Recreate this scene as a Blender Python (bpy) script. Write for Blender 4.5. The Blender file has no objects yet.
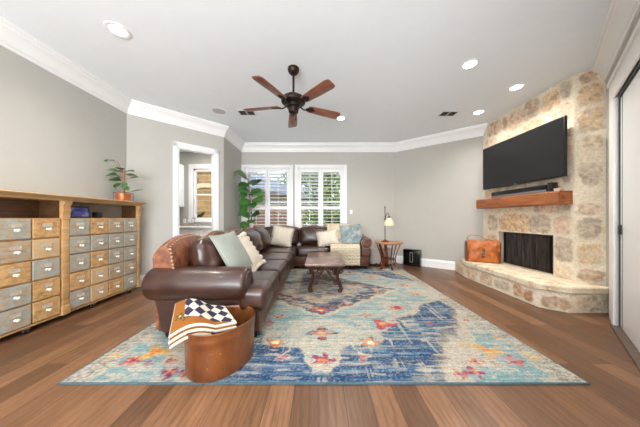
import bpy, bmesh, math, random
import numpy as np
from mathutils import Vector, Matrix, noise as mnoise

C = bpy.context.scene.collection
S = bpy.context.scene
PI = math.pi
R = math.radians
rnd = random.Random(7)

# ------------------------------------------------------------------ camera
cam_d = bpy.data.cameras.new('camera')
cam_d.sensor_width = 36.0
cam_d.lens = 36.0 * 222.0 / 640.0
cam_d.shift_x = 1.0 / 640.0
cam_d.shift_y = 4.5 / 640.0
cam_d.clip_start = 0.05
cam_d.clip_end = 200
cam = bpy.data.objects.new('camera', cam_d)
C.objects.link(cam)
cam.location = (0, 0, 1.15)
cam.rotation_euler = (R(90), 0, 0)
S.camera = cam

# ------------------------------------------------------------------ world, sun, added fill lights, exposure
w = bpy.data.worlds.new('sky')
S.world = w
w.use_nodes = True
nt = w.node_tree
bg = nt.nodes['Background']
tc = nt.nodes.new('ShaderNodeTexCoord')
sep = nt.nodes.new('ShaderNodeSeparateXYZ')
rp = nt.nodes.new('ShaderNodeValToRGB')
rp.color_ramp.elements[0].position = 0.0
rp.color_ramp.elements[0].color = (0.85, 0.92, 1.0, 1)
rp.color_ramp.elements[1].position = 0.6
rp.color_ramp.elements[1].color = (0.42, 0.62, 0.95, 1)
nt.links.new(tc.outputs['Generated'], sep.inputs[0])
nt.links.new(sep.outputs['Z'], rp.inputs[0])
nt.links.new(rp.outputs[0], bg.inputs[0])
bg.inputs[1].default_value = 1.5

sun_d = bpy.data.lights.new('sun', 'SUN')
sun_d.energy = 3.0
sun_d.angle = R(1.5)
sun_d.color = (1.0, 0.94, 0.85)
sun = bpy.data.objects.new('sun', sun_d)
C.objects.link(sun)
sun.rotation_euler = (R(40), 0, R(36))


def area(name, loc, target, sx, sy, power, color=(1, 1, 1)):
    d = bpy.data.lights.new(name, 'AREA')
    d.shape = 'RECTANGLE'
    d.size = sx
    d.size_y = sy
    d.energy = power
    d.color = color
    o = bpy.data.objects.new(name, d)
    C.objects.link(o)
    o.location = loc
    v = Vector(target) - Vector(loc)
    o.rotation_euler = v.to_track_quat('-Z', 'Y').to_euler()
    return o


area('rear_fill_light', (-1.2, -2.85, 1.35), (-0.6, 1.4, 4.6), 3.2, 2.0, 315, (0.95, 0.98, 1.0))  # added fill light behind the camera, tilted up to brighten the ceiling
area('kitchen_fill_light', (-2.95, 5.1, 2.95), (-2.95, 5.3, 0), 0.8, 0.8, 34, (1.0, 0.97, 0.93))  # added fill lamp, unseen, brightens the kitchen

S.view_settings.view_transform = 'Standard'
S.view_settings.look = 'None'
S.view_settings.exposure = 0.42
S.view_settings.gamma = 1.0
S.view_settings.use_curve_mapping = False


# ------------------------------------------------------------------ colour + material helpers
def lin(c):
    c = c / 255.0
    return c / 12.92 if c <= 0.04045 else ((c + 0.055) / 1.055) ** 2.4


def rgb(r, g, b):
    return (lin(r), lin(g), lin(b), 1.0)


class N:
    def __init__(self, name):
        self.m = bpy.data.materials.new(name)
        self.m.use_nodes = True
        self.t = self.m.node_tree
        self.b = self.t.nodes['Principled BSDF']

    def n(self, typ, **kw):
        x = self.t.nodes.new(typ)
        for k, v in kw.items():
            setattr(x, k, v)
        return x

    def l(self, a, b):
        self.t.links.new(a, b)

    def coords(self, scale=(1, 1, 1), rot=(0, 0, 0), kind='Object'):
        c = self.n('ShaderNodeTexCoord')
        mp = self.n('ShaderNodeMapping')
        mp.inputs['Scale'].default_value = scale
        mp.inputs['Rotation'].default_value = rot
        self.l(c.outputs[kind], mp.inputs[0])
        return mp.outputs[0]

    def noise(self, vec, scale, detail=4, rough=0.55, dist=0.0):
        x = self.n('ShaderNodeTexNoise')
        x.inputs['Scale'].default_value = scale
        x.inputs['Detail'].default_value = detail
        x.inputs['Roughness'].default_value = rough
        x.inputs['Distortion'].default_value = dist
        self.l(vec, x.inputs['Vector'])
        return x.outputs['Fac']

    def ramp(self, fac, stops):
        x = self.n('ShaderNodeValToRGB')
        e = x.color_ramp.elements
        e[0].position, e[0].color = stops[0]
        e[1].position, e[1].color = stops[-1]
        for p, c in stops[1:-1]:
            k = e.new(p)
            k.color = c
        self.l(fac, x.inputs[0])
        return x.outputs[0]

    def mix(self, fac, a, b, mode='MIX'):
        x = self.n('ShaderNodeMix', data_type='RGBA', blend_type=mode)
        for sock, v in ((x.inputs[0], fac), (x.inputs[6], a), (x.inputs[7], b)):
            if isinstance(v, (int, float, tuple)):
                sock.default_value = v
            else:
                self.l(v, sock)
        return x.outputs[2]

    def bump(self, h, strength, dist=0.01):
        x = self.n('ShaderNodeBump')
        x.inputs['Strength'].default_value = strength
        x.inputs['Distance'].default_value = dist
        self.l(h, x.inputs['Height'])
        self.l(x.outputs[0], self.b.inputs['Normal'])

    def base(self, v):
        s = self.b.inputs['Base Color']
        if isinstance(v, tuple):
            s.default_value = v
        else:
            self.l(v, s)

    def set(self, rough=0.5, metal=0.0, spec=None, coat=0.0):
        self.b.inputs['Roughness'].default_value = rough
        self.b.inputs['Metallic'].default_value = metal
        if spec is not None:
            self.b.inputs['Specular IOR Level'].default_value = spec
        if coat:
            self.b.inputs['Coat Weight'].default_value = coat
            self.b.inputs['Coat Roughness'].default_value = 0.15
        return self


def plain(name, col, rough=0.5, metal=0.0, var=0.08, nscale=6.0, bump=0.0, bscale=60.0, spec=None, coat=0.0):
    k = N(name).set(rough, metal, spec, coat)
    v = k.coords()
    f = k.noise(v, nscale, 5)
    d = tuple(max(0, c * (1 - var)) for c in col[:3]) + (1,)
    u = tuple(min(1, c * (1 + var)) for c in col[:3]) + (1,)
    k.base(k.ramp(f, [(0.3, d), (0.7, u)]))
    if bump:
        k.bump(k.noise(v, bscale, 3), bump)
    return k.m


def wood(name, c1, c2, rough=0.45, scale=(1, 1, 1), gs=14, coat=0.0):
    k = N(name).set(rough, 0, None, coat)
    v = k.coords(scale)
    a = k.noise(v, gs, 6, 0.65, 0.6)
    b = k.noise(v, gs * 0.25, 3)
    f = k.mix(0.35, a, b)
    k.base(k.ramp(f, [(0.32, c1), (0.68, c2)]))
    k.bump(a, 0.12, 0.004)
    return k.m


def attr_mat(name, rough=0.9, noise_amt=0.12, nscale=(60, 60, 60), bump=0.2, bdist=0.004, spec=0.3):
    k = N(name).set(rough, 0, spec)
    a = k.n('ShaderNodeAttribute', attribute_name='Col')
    v = k.coords(nscale)
    f = k.noise(v, 1.0, 4, 0.6)
    g = k.ramp(f, [(0.3, (1 - noise_amt,) * 3 + (1,)), (0.7, (1 + noise_amt,) * 3 + (1,))])
    k.base(k.mix(1.0, a.outputs['Color'], g, 'MULTIPLY'))
    if bump:
        k.bump(f, bump, bdist)
    return k.m


# --- materials
M = {}
M['wall'] = plain('wall_paint', rgb(186, 183, 176), 0.75, var=0.015, bump=0.04, bscale=160)
M['ceiling'] = plain('ceiling_paint', rgb(238, 244, 249), 0.8, var=0.01, bump=0.03, bscale=140)
M['white'] = plain('white_trim_paint', rgb(240, 240, 240), 0.35, var=0.01)
M['white_gloss'] = plain('white_door_paint', rgb(250, 250, 252), 0.3, var=0.01)
M['black'] = plain('black_plastic', rgb(22, 22, 23), 0.4)
M['black_gloss'] = plain('gloss_black', rgb(12, 12, 13), 0.15)
M['screen'] = plain('screen_glass', rgb(24, 25, 26), 0.25, var=0.02)
M['iron'] = plain('dark_bronze_iron', rgb(48, 36, 30), 0.42, 0.6, var=0.25, nscale=20)
M['rust_iron'] = plain('rusty_brown_iron', rgb(66, 40, 28), 0.5, 0.5, var=0.35, nscale=25, bump=0.3, bscale=80)
M['blade'] = wood('mahogany_blade', rgb(112, 68, 50), rgb(150, 98, 76), 0.28, (1, 1, 1), 5)
M['pine'] = wood('old_pine', rgb(164, 122, 76), rgb(210, 170, 118), 0.5, (3, 0.6, 3), 9)
M['pine_top'] = wood('old_pine_top', rgb(186, 150, 104), rgb(218, 186, 138), 0.5, (3, 0.5, 3), 9)
M['dark_wood'] = wood('dark_cabinet_inside', rgb(58, 38, 22), rgb(104, 70, 40), 0.35, (2, 0.5, 4), 8)
M['nickel'] = plain('pale_nickel', rgb(206, 198, 182), 0.4, 0.25, var=0.2, nscale=60)
M['knob'] = plain('white_porcelain', rgb(226, 218, 204), 0.25, var=0.05)
M['copper_pot'] = plain('copper_pot', rgb(196, 110, 66), 0.35, 0.45, var=0.15, nscale=30)
M['mantel'] = wood('cedar_beam', rgb(112, 60, 30), rgb(186, 112, 60), 0.42, (2.2, 0.5, 4), 7, 0.15)
M['sidewood'] = wood('red_brown_wood', rgb(84, 38, 20), rgb(124, 62, 32), 0.35, (3, 3, 0.6), 9, 0.2)
M['sidetop'] = wood('honey_wood_top', rgb(158, 92, 44), rgb(196, 128, 68), 0.3, (1, 4, 1), 6, 0.2)
M['glass_white'] = plain('milk_glass', rgb(246, 240, 224), 0.3, var=0.03)
M['soil'] = plain('dark_soil', rgb(50, 38, 28), 0.9, var=0.3, nscale=60)
M['stem'] = plain('plant_stem', rgb(140, 104, 66), 0.7, var=0.2, nscale=40)
M['outsole'] = plain('black_glide', rgb(20, 18, 17), 0.5)
M['steel'] = plain('brushed_steel', rgb(180, 180, 178), 0.3, 0.9)
M['counter'] = plain('white_countertop', rgb(232, 230, 226), 0.25, var=0.03)


def leather(name, c_dark, c_mid, c_hi, rough=0.36, wear=9):
    k = N(name).set(rough, 0, 0.5, 0.28)
    v = k.coords()
    a = k.noise(v, wear, 6, 0.62)
    k.base(k.ramp(a, [(0.28, c_dark), (0.5, c_mid), (0.74, c_hi)]))
    vo = k.n('ShaderNodeTexVoronoi')
    vo.inputs['Scale'].default_value = 160
    k.l(v, vo.inputs['Vector'])
    wr = k.noise(v, 7, 3, 0.5, 1.2)
    h = k.mix(0.75, vo.outputs['Distance'], wr)
    k.bump(h, 0.22, 0.02)
    return k.m


M['leather'] = leather('dark_brown_leather', rgb(42, 24, 18), rgb(56, 33, 25), rgb(72, 44, 34), 0.29, 5)
M['leather_tan'] = leather('distressed_cognac_leather', rgb(70, 38, 26), rgb(122, 70, 44), rgb(158, 102, 68), 0.40, 16)
M['leather_base'] = leather('brown_base_leather', rgb(54, 30, 20), rgb(86, 50, 31), rgb(112, 72, 46), 0.42, 8)
M['bag_leather'] = leather('tan_bag_leather', rgb(134, 64, 20), rgb(186, 100, 34), rgb(214, 134, 60), 0.32, 12)
M['bag_dark'] = leather('oxblood_gusset_leather', rgb(70, 30, 14), rgb(104, 48, 22), rgb(128, 66, 32), 0.4, 10)
M['nail'] = plain('antique_brass_nail', rgb(176, 150, 122), 0.35, 0.5)


def fabric(name, col, var=0.1, rough=0.95, weave=220, bump=0.35):
    k = N(name).set(rough, 0, 0.15)
    v = k.coords()
    f = k.noise(v, 14, 5)
    d = tuple(c * (1 - var) for c in col[:3]) + (1,)
    u = tuple(min(1, c * (1 + var)) for c in col[:3]) + (1,)
    k.base(k.ramp(f, [(0.3, d), (0.7, u)]))
    k.bump(k.noise(v, weave, 2), bump, 0.004)
    k.b.inputs['Sheen Weight'].default_value = 0.15
    return k.m


M['sage'] = fabric('sage_linen', rgb(146, 150, 142), 0.06)
M['cream'] = fabric('cream_cotton', rgb(208, 198, 182), 0.08)
M['cream_knit'] = fabric('cream_chunky_wool', rgb(200, 188, 164), 0.06, weave=120)
M['oat'] = fabric('grey_beige_fabric', rgb(176, 168, 156), 0.06)


def blue_pillow():
    k = N('blue_watercolour_cotton').set(0.95, 0, 0.15)
    v = k.coords()
    f = k.noise(v, 9, 4, 0.6, 0.8)
    k.base(k.ramp(f, [(0.3, rgb(100, 118, 124)), (0.46, rgb(126, 142, 144)), (0.6, rgb(158, 164, 158)), (0.72, rgb(186, 178, 160))]))
    return k.m


M['blue_pillow'] = blue_pillow()


def paint_drawer(name, paint, woodc1, woodc2, cover):
    k = N(name).set(0.6)
    v = k.coords((1, 1.0, 1))
    g = k.noise(k.coords((4, 0.7, 5)), 10, 5, 0.6, 0.4)
    wd = k.ramp(g, [(0.3, woodc1), (0.7, woodc2)])
    f = k.noise(v, 13, 7, 0.68)
    f2 = k.noise(k.coords((1, .5, 1)), 46, 4, 0.7)
    ff = k.mix(0.45, f, f2)
    mk = k.ramp(ff, [(cover - 0.10, (0, 0, 0, 1)), (cover + 0.08, (1, 1, 1, 1))])
    pv = k.ramp(k.noise(v, 6, 3), [(0.3, tuple(c * 0.86 for c in paint[:3]) + (1,)), (0.7, paint)])
    k.base(k.mix(mk, pv, wd))
    k.bump(ff, 0.2, 0.004)
    return k.m


M['drawer_blue'] = paint_drawer('worn_grey_blue_paint', rgb(166, 171, 162), rgb(146, 104, 62), rgb(206, 164, 114), 0.565)
M['drawer_blue_worn'] = paint_drawer('very_worn_grey_paint', rgb(168, 168, 154), rgb(146, 104, 62), rgb(210, 170, 120), 0.51)
M['drawer_pine'] = paint_drawer('bare_pine_front', rgb(212, 174, 120), rgb(146, 102, 58), rgb(204, 158, 104), 0.50)
M['drawer_tan'] = paint_drawer('bare_pine_with_paint_traces', rgb(210, 172, 120), rgb(178, 160, 130), rgb(186, 180, 164), 0.55)


def floor_mat():
    k = N('oak_floor_planks').set(0.36, 0, 0.45)
    v = k.coords((1, 1, 1), (0, 0, R(90)))
    br = k.n('ShaderNodeTexBrick')
    br.offset = 0.37
    br.inputs['Scale'].default_value = 1.0
    br.inputs['Brick Width'].default_value = 1.7
    br.inputs['Row Height'].default_value = 0.165
    br.inputs['Mortar Size'].default_value = 0.0016
    br.inputs['Mortar Smooth'].default_value = 0.2
    br.inputs['Bias'].default_value = -0.1
    br.inputs['Color1'].default_value = rgb(98, 68, 47)
    br.inputs['Color2'].default_value = rgb(136, 98, 70)
    br.inputs['Mortar'].default_value = rgb(44, 30, 21)
    k.l(v, br.inputs['Vector'])
    # per-plank shift so that the grain never runs across a joint
    off = k.n('ShaderNodeVectorMath', operation='MULTIPLY_ADD')
    k.l(br.outputs['Color'], off.inputs[0])
    off.inputs[1].default_value = (37, 53, 0)
    c0 = k.n('ShaderNodeTexCoord')
    k.l(c0.outputs['Object'], off.inputs[2])

    def mp(scale):
        m_ = k.n('ShaderNodeMapping')
        m_.inputs['Scale'].default_value = scale
        k.l(off.outputs[0], m_.inputs[0])
        return m_.outputs[0]
    a = k.noise(mp((7, 0.8, 1)), 3.0, 5, 0.6, 1.2)
    b = k.noise(mp((70, 3.5, 1)), 2.0, 4, 0.65, 0.5)
    wv = k.n('ShaderNodeTexWave')
    wv.wave_type = 'BANDS'
    wv.bands_direction = 'X'
    wv.inputs['Scale'].default_value = 7.0
    wv.inputs['Distortion'].default_value = 11.0
    wv.inputs['Detail'].default_value = 2.0
    wv.inputs['Detail Scale'].default_value = 0.8
    k.l(mp((1.0, 0.16, 1)), wv.inputs['Vector'])
    ga = k.ramp(a, [(0.3, (0.78, 0.76, 0.73, 1)), (0.7, (1.14, 1.14, 1.14, 1))])
    gb = k.ramp(b, [(0.36, (0.70, 0.67, 0.64, 1)), (0.52, (1.04, 1.04, 1.04, 1))])
    gw = k.ramp(wv.outputs['Fac'], [(0.05, (0.62, 0.58, 0.54, 1)), (0.35, (1.05, 1.05, 1.05, 1))])
    c = k.mix(1.0, br.outputs['Color'], ga, 'MULTIPLY')
    c = k.mix(0.65, c, gb, 'MULTIPLY')
    c = k.mix(0.42, c, gw, 'MULTIPLY')
    k.base(c)
    k.bump(b, 0.06, 0.003)
    return k.m


M['floor'] = floor_mat()
M['rug'] = attr_mat('woven_rug_pile', 0.95, 0.22, (14, 150, 1), 0.5, 0.003, 0.1)
M['stone'] = attr_mat('limestone_blocks', 0.9, 0.16, (42, 42, 42), 0.7, 0.010, 0.2)
M['blanket'] = attr_mat('woven_blanket_wool', 0.95, 0.06, (140, 140, 140), 0.5, 0.004, 0.1)


def slab_mat():
    k = N('hearth_flagstone').set(0.8, 0, 0.3)
    v = k.coords()
    f = k.noise(v, 5, 6, 0.65)
    f2 = k.noise(v, 34, 4, 0.7)
    k.base(k.ramp(k.mix(0.3, f, f2), [(0.36, rgb(176, 140, 104)), (0.45, rgb(216, 198, 168)), (0.56, rgb(232, 222, 200)), (0.66, rgb(208, 162, 112))]))
    k.bump(f2, 0.7, 0.012)
    return k.m


M['slab'] = slab_mat()


def tin_mat():
    k = N('aged_copper_tin').set(0.36, 0.15, 0.5, 0.25)
    v = k.coords((1, 1, 0.5))
    f = k.noise(v, 5, 6, 0.62)
    sp = k.noise(k.coords(), 46, 3, 0.7)
    c = k.ramp(f, [(0.3, rgb(78, 40, 18)), (0.5, rgb(112, 62, 28)), (0.7, rgb(136, 82, 42))])
    mk = k.ramp(sp, [(0.68, (0, 0, 0, 1)), (0.74, (1, 1, 1, 1))])
    k.base(k.mix(mk, c, rgb(176, 136, 96)))
    return k.m


M['tin'] = tin_mat()
M['tin_inside'] = plain('tin_inside', rgb(120, 72, 36), 0.45, 0.2, var=0.2)


def mesh_screen_mat():
    k = N('fire_screen_mesh').set(0.5, 0.3)
    v = k.coords((1, 34, 2.2))
    f = k.noise(v, 1.0, 3)
    k.base(k.ramp(f, [(0.35, rgb(14, 11, 10)), (0.7, rgb(74, 58, 48))]))  # vertical brown streaks paint the sheen of the pleats into the colour
    k.bump(f, 0.6, 0.02)
    return k.m


M['fire_screen'] = mesh_screen_mat()
M['soot'] = plain('sooty_brick', rgb(24, 20, 18), 0.9, var=0.3)


def leaf_mat(name, a, b, rough=0.4):
    k = N(name).set(rough, 0, 0.4)
    v = k.coords()
    k.base(k.ramp(k.noise(v, 3.5, 3), [(0.35, a), (0.68, b)]))
    return k.m


M['leaf'] = leaf_mat('glossy_leaf', rgb(40, 74, 38), rgb(104, 140, 84))
M['leaf_fig'] = leaf_mat('fig_leaf', rgb(26, 66, 36), rgb(88, 140, 66), 0.35)
M['tree_a'] = leaf_mat('tree_leaf_light', rgb(92, 120, 58), rgb(172, 186, 108), 0.6)
M['tree_b'] = leaf_mat('tree_leaf_mid', rgb(62, 92, 48), rgb(136, 158, 86), 0.6)
M['bark'] = plain('tree_bark', rgb(96, 82, 68), 0.9, var=0.3, nscale=12)
M['flower_yellow'] = plain('yellow_bloom', rgb(222, 186, 60), 0.7)


def brick_mat(name, c1, c2, mort, bw, rh, ms):
    k = N(name).set(0.9)
    v = k.coords((1, 1, 1), (R(90), 0, 0))
    br = k.n('ShaderNodeTexBrick')
    br.inputs['Scale'].default_value = 1
    br.inputs['Brick Width'].default_value = bw
    br.inputs['Row Height'].default_value = rh
    br.inputs['Mortar Size'].default_value = ms
    br.inputs['Color1'].default_value = c1
    br.inputs['Color2'].default_value = c2
    br.inputs['Mortar'].default_value = mort
    k.l(v, br.inputs['Vector'])
    f = k.noise(k.coords(), 7, 5)
    g = k.ramp(f, [(0.3, (0.8, 0.8, 0.8, 1)), (0.7, (1.15, 1.15, 1.15, 1))])
    k.base(k.mix(1.0, br.outputs['Color'], g, 'MULTIPLY'))
    return k.m


M['house_brick'] = brick_mat('tan_house_brick', rgb(206, 178, 146), rgb(182, 150, 120), rgb(216, 204, 186), 0.4, 0.14, 0.012)
M['tan_stone'] = brick_mat('tan_wall_stone', rgb(172, 138, 90), rgb(150, 118, 74), rgb(184, 156, 112), 0.5, 0.2, 0.012)
M['stone_band'] = brick_mat('pale_stone_band', rgb(214, 196, 160), rgb(200, 178, 140), rgb(214, 200, 172), 0.22, 0.6, 0.012)
M['shingle'] = brick_mat('grey_shingle_roof', rgb(128, 134, 146), rgb(150, 156, 166), rgb(104, 110, 120), 0.3, 0.16, 0.01)
M['fence'] = plain('brown_fence_board', rgb(128, 96, 78), 0.85, var=0.15, nscale=8)
M['ground'] = plain('dry_lawn', rgb(150, 150, 104), 0.95, var=0.25, nscale=4)


def glass_mat():
    k = N('window_glass')
    tr = k.n('ShaderNodeBsdfTransparent')
    gl = k.n('ShaderNodeBsdfGlossy')
    gl.inputs['Roughness'].default_value = 0.02
    fr = k.n('ShaderNodeFresnel')
    fr.inputs['IOR'].default_value = 1.07
    mx = k.n('ShaderNodeMixShader')
    k.l(fr.outputs[0], mx.inputs[0])
    k.l(tr.outputs[0], mx.inputs[1])
    k.l(gl.outputs[0], mx.inputs[2])
    k.l(mx.outputs[0], k.t.nodes['Material Output'].inputs['Surface'])
    return k.m


M['glass'] = glass_mat()


def emit_mat(name, col, strength):
    k = N(name)
    k.base((0.9, 0.9, 0.9, 1))
    k.b.inputs['Emission Color'].default_value = col
    k.b.inputs['Emission Strength'].default_value = strength
    return k.m


M['lamp_lens'] = emit_mat('lit_lamp_lens', (1.0, 0.97, 0.92, 1), 6.0)
M['shade_lit'] = emit_mat('lit_milk_glass', (1.0, 0.86, 0.60, 1), 0.16)
M['shade_lit'].node_tree.nodes['Principled BSDF'].inputs['Base Color'].default_value = rgb(206, 196, 164)


def frame_screen_mat():
    k = N('picture_screen').set(0.25)
    v = k.coords()
    f = k.noise(v, 14, 3)
    k.base(rgb(30, 30, 60))
    k.l(k.ramp(f, [(0.4, rgb(34, 38, 84)), (0.6, rgb(84, 80, 130)), (0.75, rgb(170, 160, 170))]), k.b.inputs['Emission Color'])
    k.b.inputs['Emission Strength'].default_value = 0.55
    return k.m


M['picture'] = frame_screen_mat()


# ------------------------------------------------------------------ geometry helpers
class B:
    def __init__(self, m=None):
        self.bm = bmesh.new()
        self.m = m or Matrix()
        self.cols = None

    def v(self, p):
        return self.bm.verts.new(self.m @ Vector(p))

    def f(self, vs):
        try:
            return self.bm.faces.new(vs)
        except ValueError:
            return None

    def box(self, x0, x1, y0, y1, z0, z1, bev=0.0, seg=2, m=None):
        mm = self.m @ (m or Matrix())
        vs = [self.bm.verts.new(mm @ Vector((x, y, z))) for z in (z0, z1) for y in (y0, y1) for x in (x0, x1)]
        fs = [self.bm.faces.new([vs[i] for i in q]) for q in
              ((0, 2, 3, 1), (4, 5, 7, 6), (0, 1, 5, 4), (1, 3, 7, 5), (3, 2, 6, 7), (2, 0, 4, 6))]
        if bev:
            es = set(e for f in fs for e in f.edges)
            bmesh.ops.bevel(self.bm, geom=list(es), offset=bev, segments=seg, affect='EDGES', profile=0.5)
        return self

    def loft(self, rings, cap=True, closed=True):
        rows = [[self.v(p) for p in r] for r in rings]
        n = len(rows[0])
        for a, b in zip(rows[:-1], rows[1:]):
            for i in range(n if closed else n - 1):
                j = (i + 1) % n
                self.f([a[i], a[j], b[j], b[i]])
        if cap and closed:
            self.f(list(reversed(rows[0])))
            self.f(rows[-1])
        return self

    def prism(self, poly, z0, z1, bev=0.0):
        a = [self.v((x, y, z0)) for x, y in poly]
        b = [self.v((x, y, z1)) for x, y in poly]
        n = len(poly)
        fs = [self.f(list(reversed(a))), self.f(b)]
        for i in range(n):
            j = (i + 1) % n
            fs.append(self.f([a[i], a[j], b[j], b[i]]))
        if bev:
            bmesh.ops.bevel(self.bm, geom=list(set(e for f in fs if f for e in f.edges)), offset=bev, segments=2, affect='EDGES', profile=0.5)
        return self

    def lathe(self, prof, c=(0, 0, 0), seg=24, sx=1.0, sy=1.0, rot=0.0, m=None, ring=False):
        mm = m or Matrix()
        rings = []
        for r, z in prof:
            rg = []
            for i in range(seg):
                t = 2 * PI * i / seg
                x, y = r * sx * math.cos(t), r * sy * math.sin(t)
                x, y = x * math.cos(rot) - y * math.sin(rot), x * math.sin(rot) + y * math.cos(rot)
                rg.append(mm @ Vector((c[0] + x, c[1] + y, c[2] + z)))
            rings.append(rg)
        if ring:
            return self.loft(rings + [rings[0]], False)
        return self.loft(rings, True)

    def tube(self, pts, r, seg=8, flat=1.0, radii=None):
        pts = [Vector(p) for p in pts]
        n = len(pts)
        rings = []
        prev = None
        for i, p in enumerate(pts):
            t = (pts[min(i + 1, n - 1)] - pts[max(i - 1, 0)]).normalized()
            if prev is None:
                up = Vector((0, 0, 1)) if abs(t.z) < 0.9 else Vector((1, 0, 0))
                a = t.cross(up).normalized()
            else:
                a = (prev - t * prev.dot(t)).normalized()
            prev = a
            b = t.cross(a)
            rr = radii[i] if radii else r
            rings.append([p + a * rr * math.cos(2 * PI * k / seg) + b * rr * flat * math.sin(2 * PI * k / seg) for k in range(seg)])
        return self.loft(rings, True)

    def grid(self, fn, nu, nv):
        rows = [[self.v(fn(i / nu, j / nv)) for j in range(nv + 1)] for i in range(nu + 1)]
        for i in range(nu):
            for j in range(nv):
                self.f([rows[i][j], rows[i + 1][j], rows[i + 1][j + 1], rows[i][j + 1]])
        return self

    def puff(self, x0, x1, y0, y1, z0, z1, r=0.05, crown=(0, 0, 0), wr=0.0, m=None, seed=0.0):
        """rounded box with bulging faces: a stuffed cushion"""
        mm = m or Matrix()
        c = Vector(((x0 + x1) / 2, (y0 + y1) / 2, (z0 + z1) / 2))
        h = [(x1 - x0) / 2, (y1 - y0) / 2, (z1 - z0) / 2]
        r = min(r, min(h) * 0.98)

        def axis(hh):
            core = hh - r
            a = [-hh, -hh + 0.25 * r, -hh + 0.6 * r, -core]
            k = 6
            return a + [-core + 2 * core * i / k for i in range(1, k)] + [-q for q in reversed(a)]
        A = [axis(q) for q in h]
        done = {}

        def put(p):
            key = (round(p[0], 5), round(p[1], 5), round(p[2], 5))
            if key in done:
                return done[key]
            core = [max(-(h[i] - r), min(h[i] - r, p[i])) for i in range(3)]
            d = Vector([p[i] - core[i] for i in range(3)])
            d = d.normalized() * r
            q = Vector(core) + d
            u = [p[i] / h[i] for i in range(3)]
            n = d.normalized()
            for i in range(3):
                j, k = (i + 1) % 3, (i + 2) % 3
                q[i] += n[i] * crown[i] * (1 - u[j] ** 2) * (1 - u[k] ** 2)
            if wr:
                w = mnoise.noise((q + c) * 9 + Vector((seed, seed, seed))) + 0.5 * mnoise.noise((q + c) * 21)
                q += n * w * wr
            vv = self.bm.verts.new(self.m @ (mm @ (q + c)))
            done[key] = vv
            return vv
        for ax in range(3):
            j, k = (ax + 1) % 3, (ax + 2) % 3
            for s in (-1, 1):
                for a0, a1 in zip(A[j][:-1], A[j][1:]):
                    for b0, b1 in zip(A[k][:-1], A[k][1:]):
                        q = []
                        for aa, bb in ((a0, b0), (a1, b0), (a1, b1), (a0, b1)):
                            p = [0, 0, 0]
                            p[ax], p[j], p[k] = s * h[ax], aa, bb
                            q.append(put(p))
                        if s < 0:
                            q.reverse()
                        self.f(q)
        return self


ORG = {}


def obj(name, b, mat, parent=None, origin=None, smooth=40, cols=None):
    me = bpy.data.meshes.new(name)
    bm = b.bm
    bmesh.ops.recalc_face_normals(bm, faces=bm.faces[:]) if cols is None else None
    if parent is not None:
        off = Vector(ORG.get(parent.name, (0, 0, 0)))
    else:
        if origin is None:
            xs = [v.co for v in bm.verts]
            lo = [min(c[i] for c in xs) for i in range(3)]
            hi = [max(c[i] for c in xs) for i in range(3)]
            origin = ((lo[0] + hi[0]) / 2, (lo[1] + hi[1]) / 2, lo[2])
        off = Vector(origin)
    for v in bm.verts:
        v.co -= off
    bm.to_mesh(me)
    bm.free()
    if cols is not None:
        ca = me.color_attributes.new('Col', 'FLOAT_COLOR', 'POINT')
        ca.data.foreach_set('color', np.asarray(cols, dtype=np.float32).ravel())
    me.materials.append(mat)
    if smooth:
        for p in me.polygons:
            p.use_smooth = True
        me.set_sharp_from_angle(angle=R(smooth))
    o = bpy.data.objects.new(name, me)
    C.objects.link(o)
    if parent is not None:
        o.parent = parent
    else:
        o.location = off
    ORG[o.name] = tuple(off)
    return o


def thing(name, label, cat, loc=(0, 0, 0), group=None, kind=None):
    o = bpy.data.objects.new(name, None)
    o.empty_display_size = 0.1
    C.objects.link(o)
    o.location = loc
    ORG[o.name] = tuple(loc)
    if label:
        o['label'] = label
        o['category'] = cat
    if group:
        o['group'] = group
    if kind:
        o['kind'] = kind
    return o


def tag(o, label, cat, group=None, kind=None):
    o['label'] = label
    o['category'] = cat
    if group:
        o['group'] = group
    if kind:
        o['kind'] = kind
    return o


def struct(name, b, mat, parent=None, smooth=30):
    o = obj(name, b, mat, parent, smooth=smooth)
    if parent is None:
        o['kind'] = 'structure'
    return o


def dup(root, loc, rotz, label=None, group=None):
    r = root.copy()
    C.objects.link(r)
    r.location = loc
    r.rotation_euler = (0, 0, rotz)
    if label:
        r['label'] = label
    if group:
        r['group'] = group
    for ch in list(root.children):
        c = ch.copy()
        C.objects.link(c)
        c.parent = r
        for g in list(ch.children):
            d = g.copy()
            C.objects.link(d)
            d.parent = c
    return r


def place(pos, xdir, up, ):
    """matrix with local x along xdir, local z (face normal) = xdir x up"""
    x = Vector(xdir).normalized()
    y = Vector(up)
    y = (y - x * y.dot(x)).normalized()
    z = x.cross(y)
    m = Matrix((x, y, z)).transposed().to_4x4()
    m.translation = Vector(pos)
    return m


# ================================================================== THE ROOM
CEIL = 3.05
A_ = (-3.13, 3.61)
B_ = (-2.0, 4.66)
C_ = (-2.0, 5.72)
D_ = (1.96, 5.72)
E_ = (3.45, 4.52)
E2 = (3.95, 4.12)
F_ = (3.95, 3.14)
G_ = (0.75, -0.06)
H_ = (0.75, -2.9)
I_ = (-3.13, -2.9)

floor_poly = [(-4.3, -3.1), (4.3, -3.1), (4.3, 5.9), (-1.9, 5.9), (-1.9, 6.6), (-4.3, 6.6)]
struct('floor', B().prism(floor_poly, -0.12, 0.0), M['floor'], smooth=0)
struct('ceiling', B().prism(floor_poly, CEIL, CEIL + 0.15), M['ceiling'], smooth=0)


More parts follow.
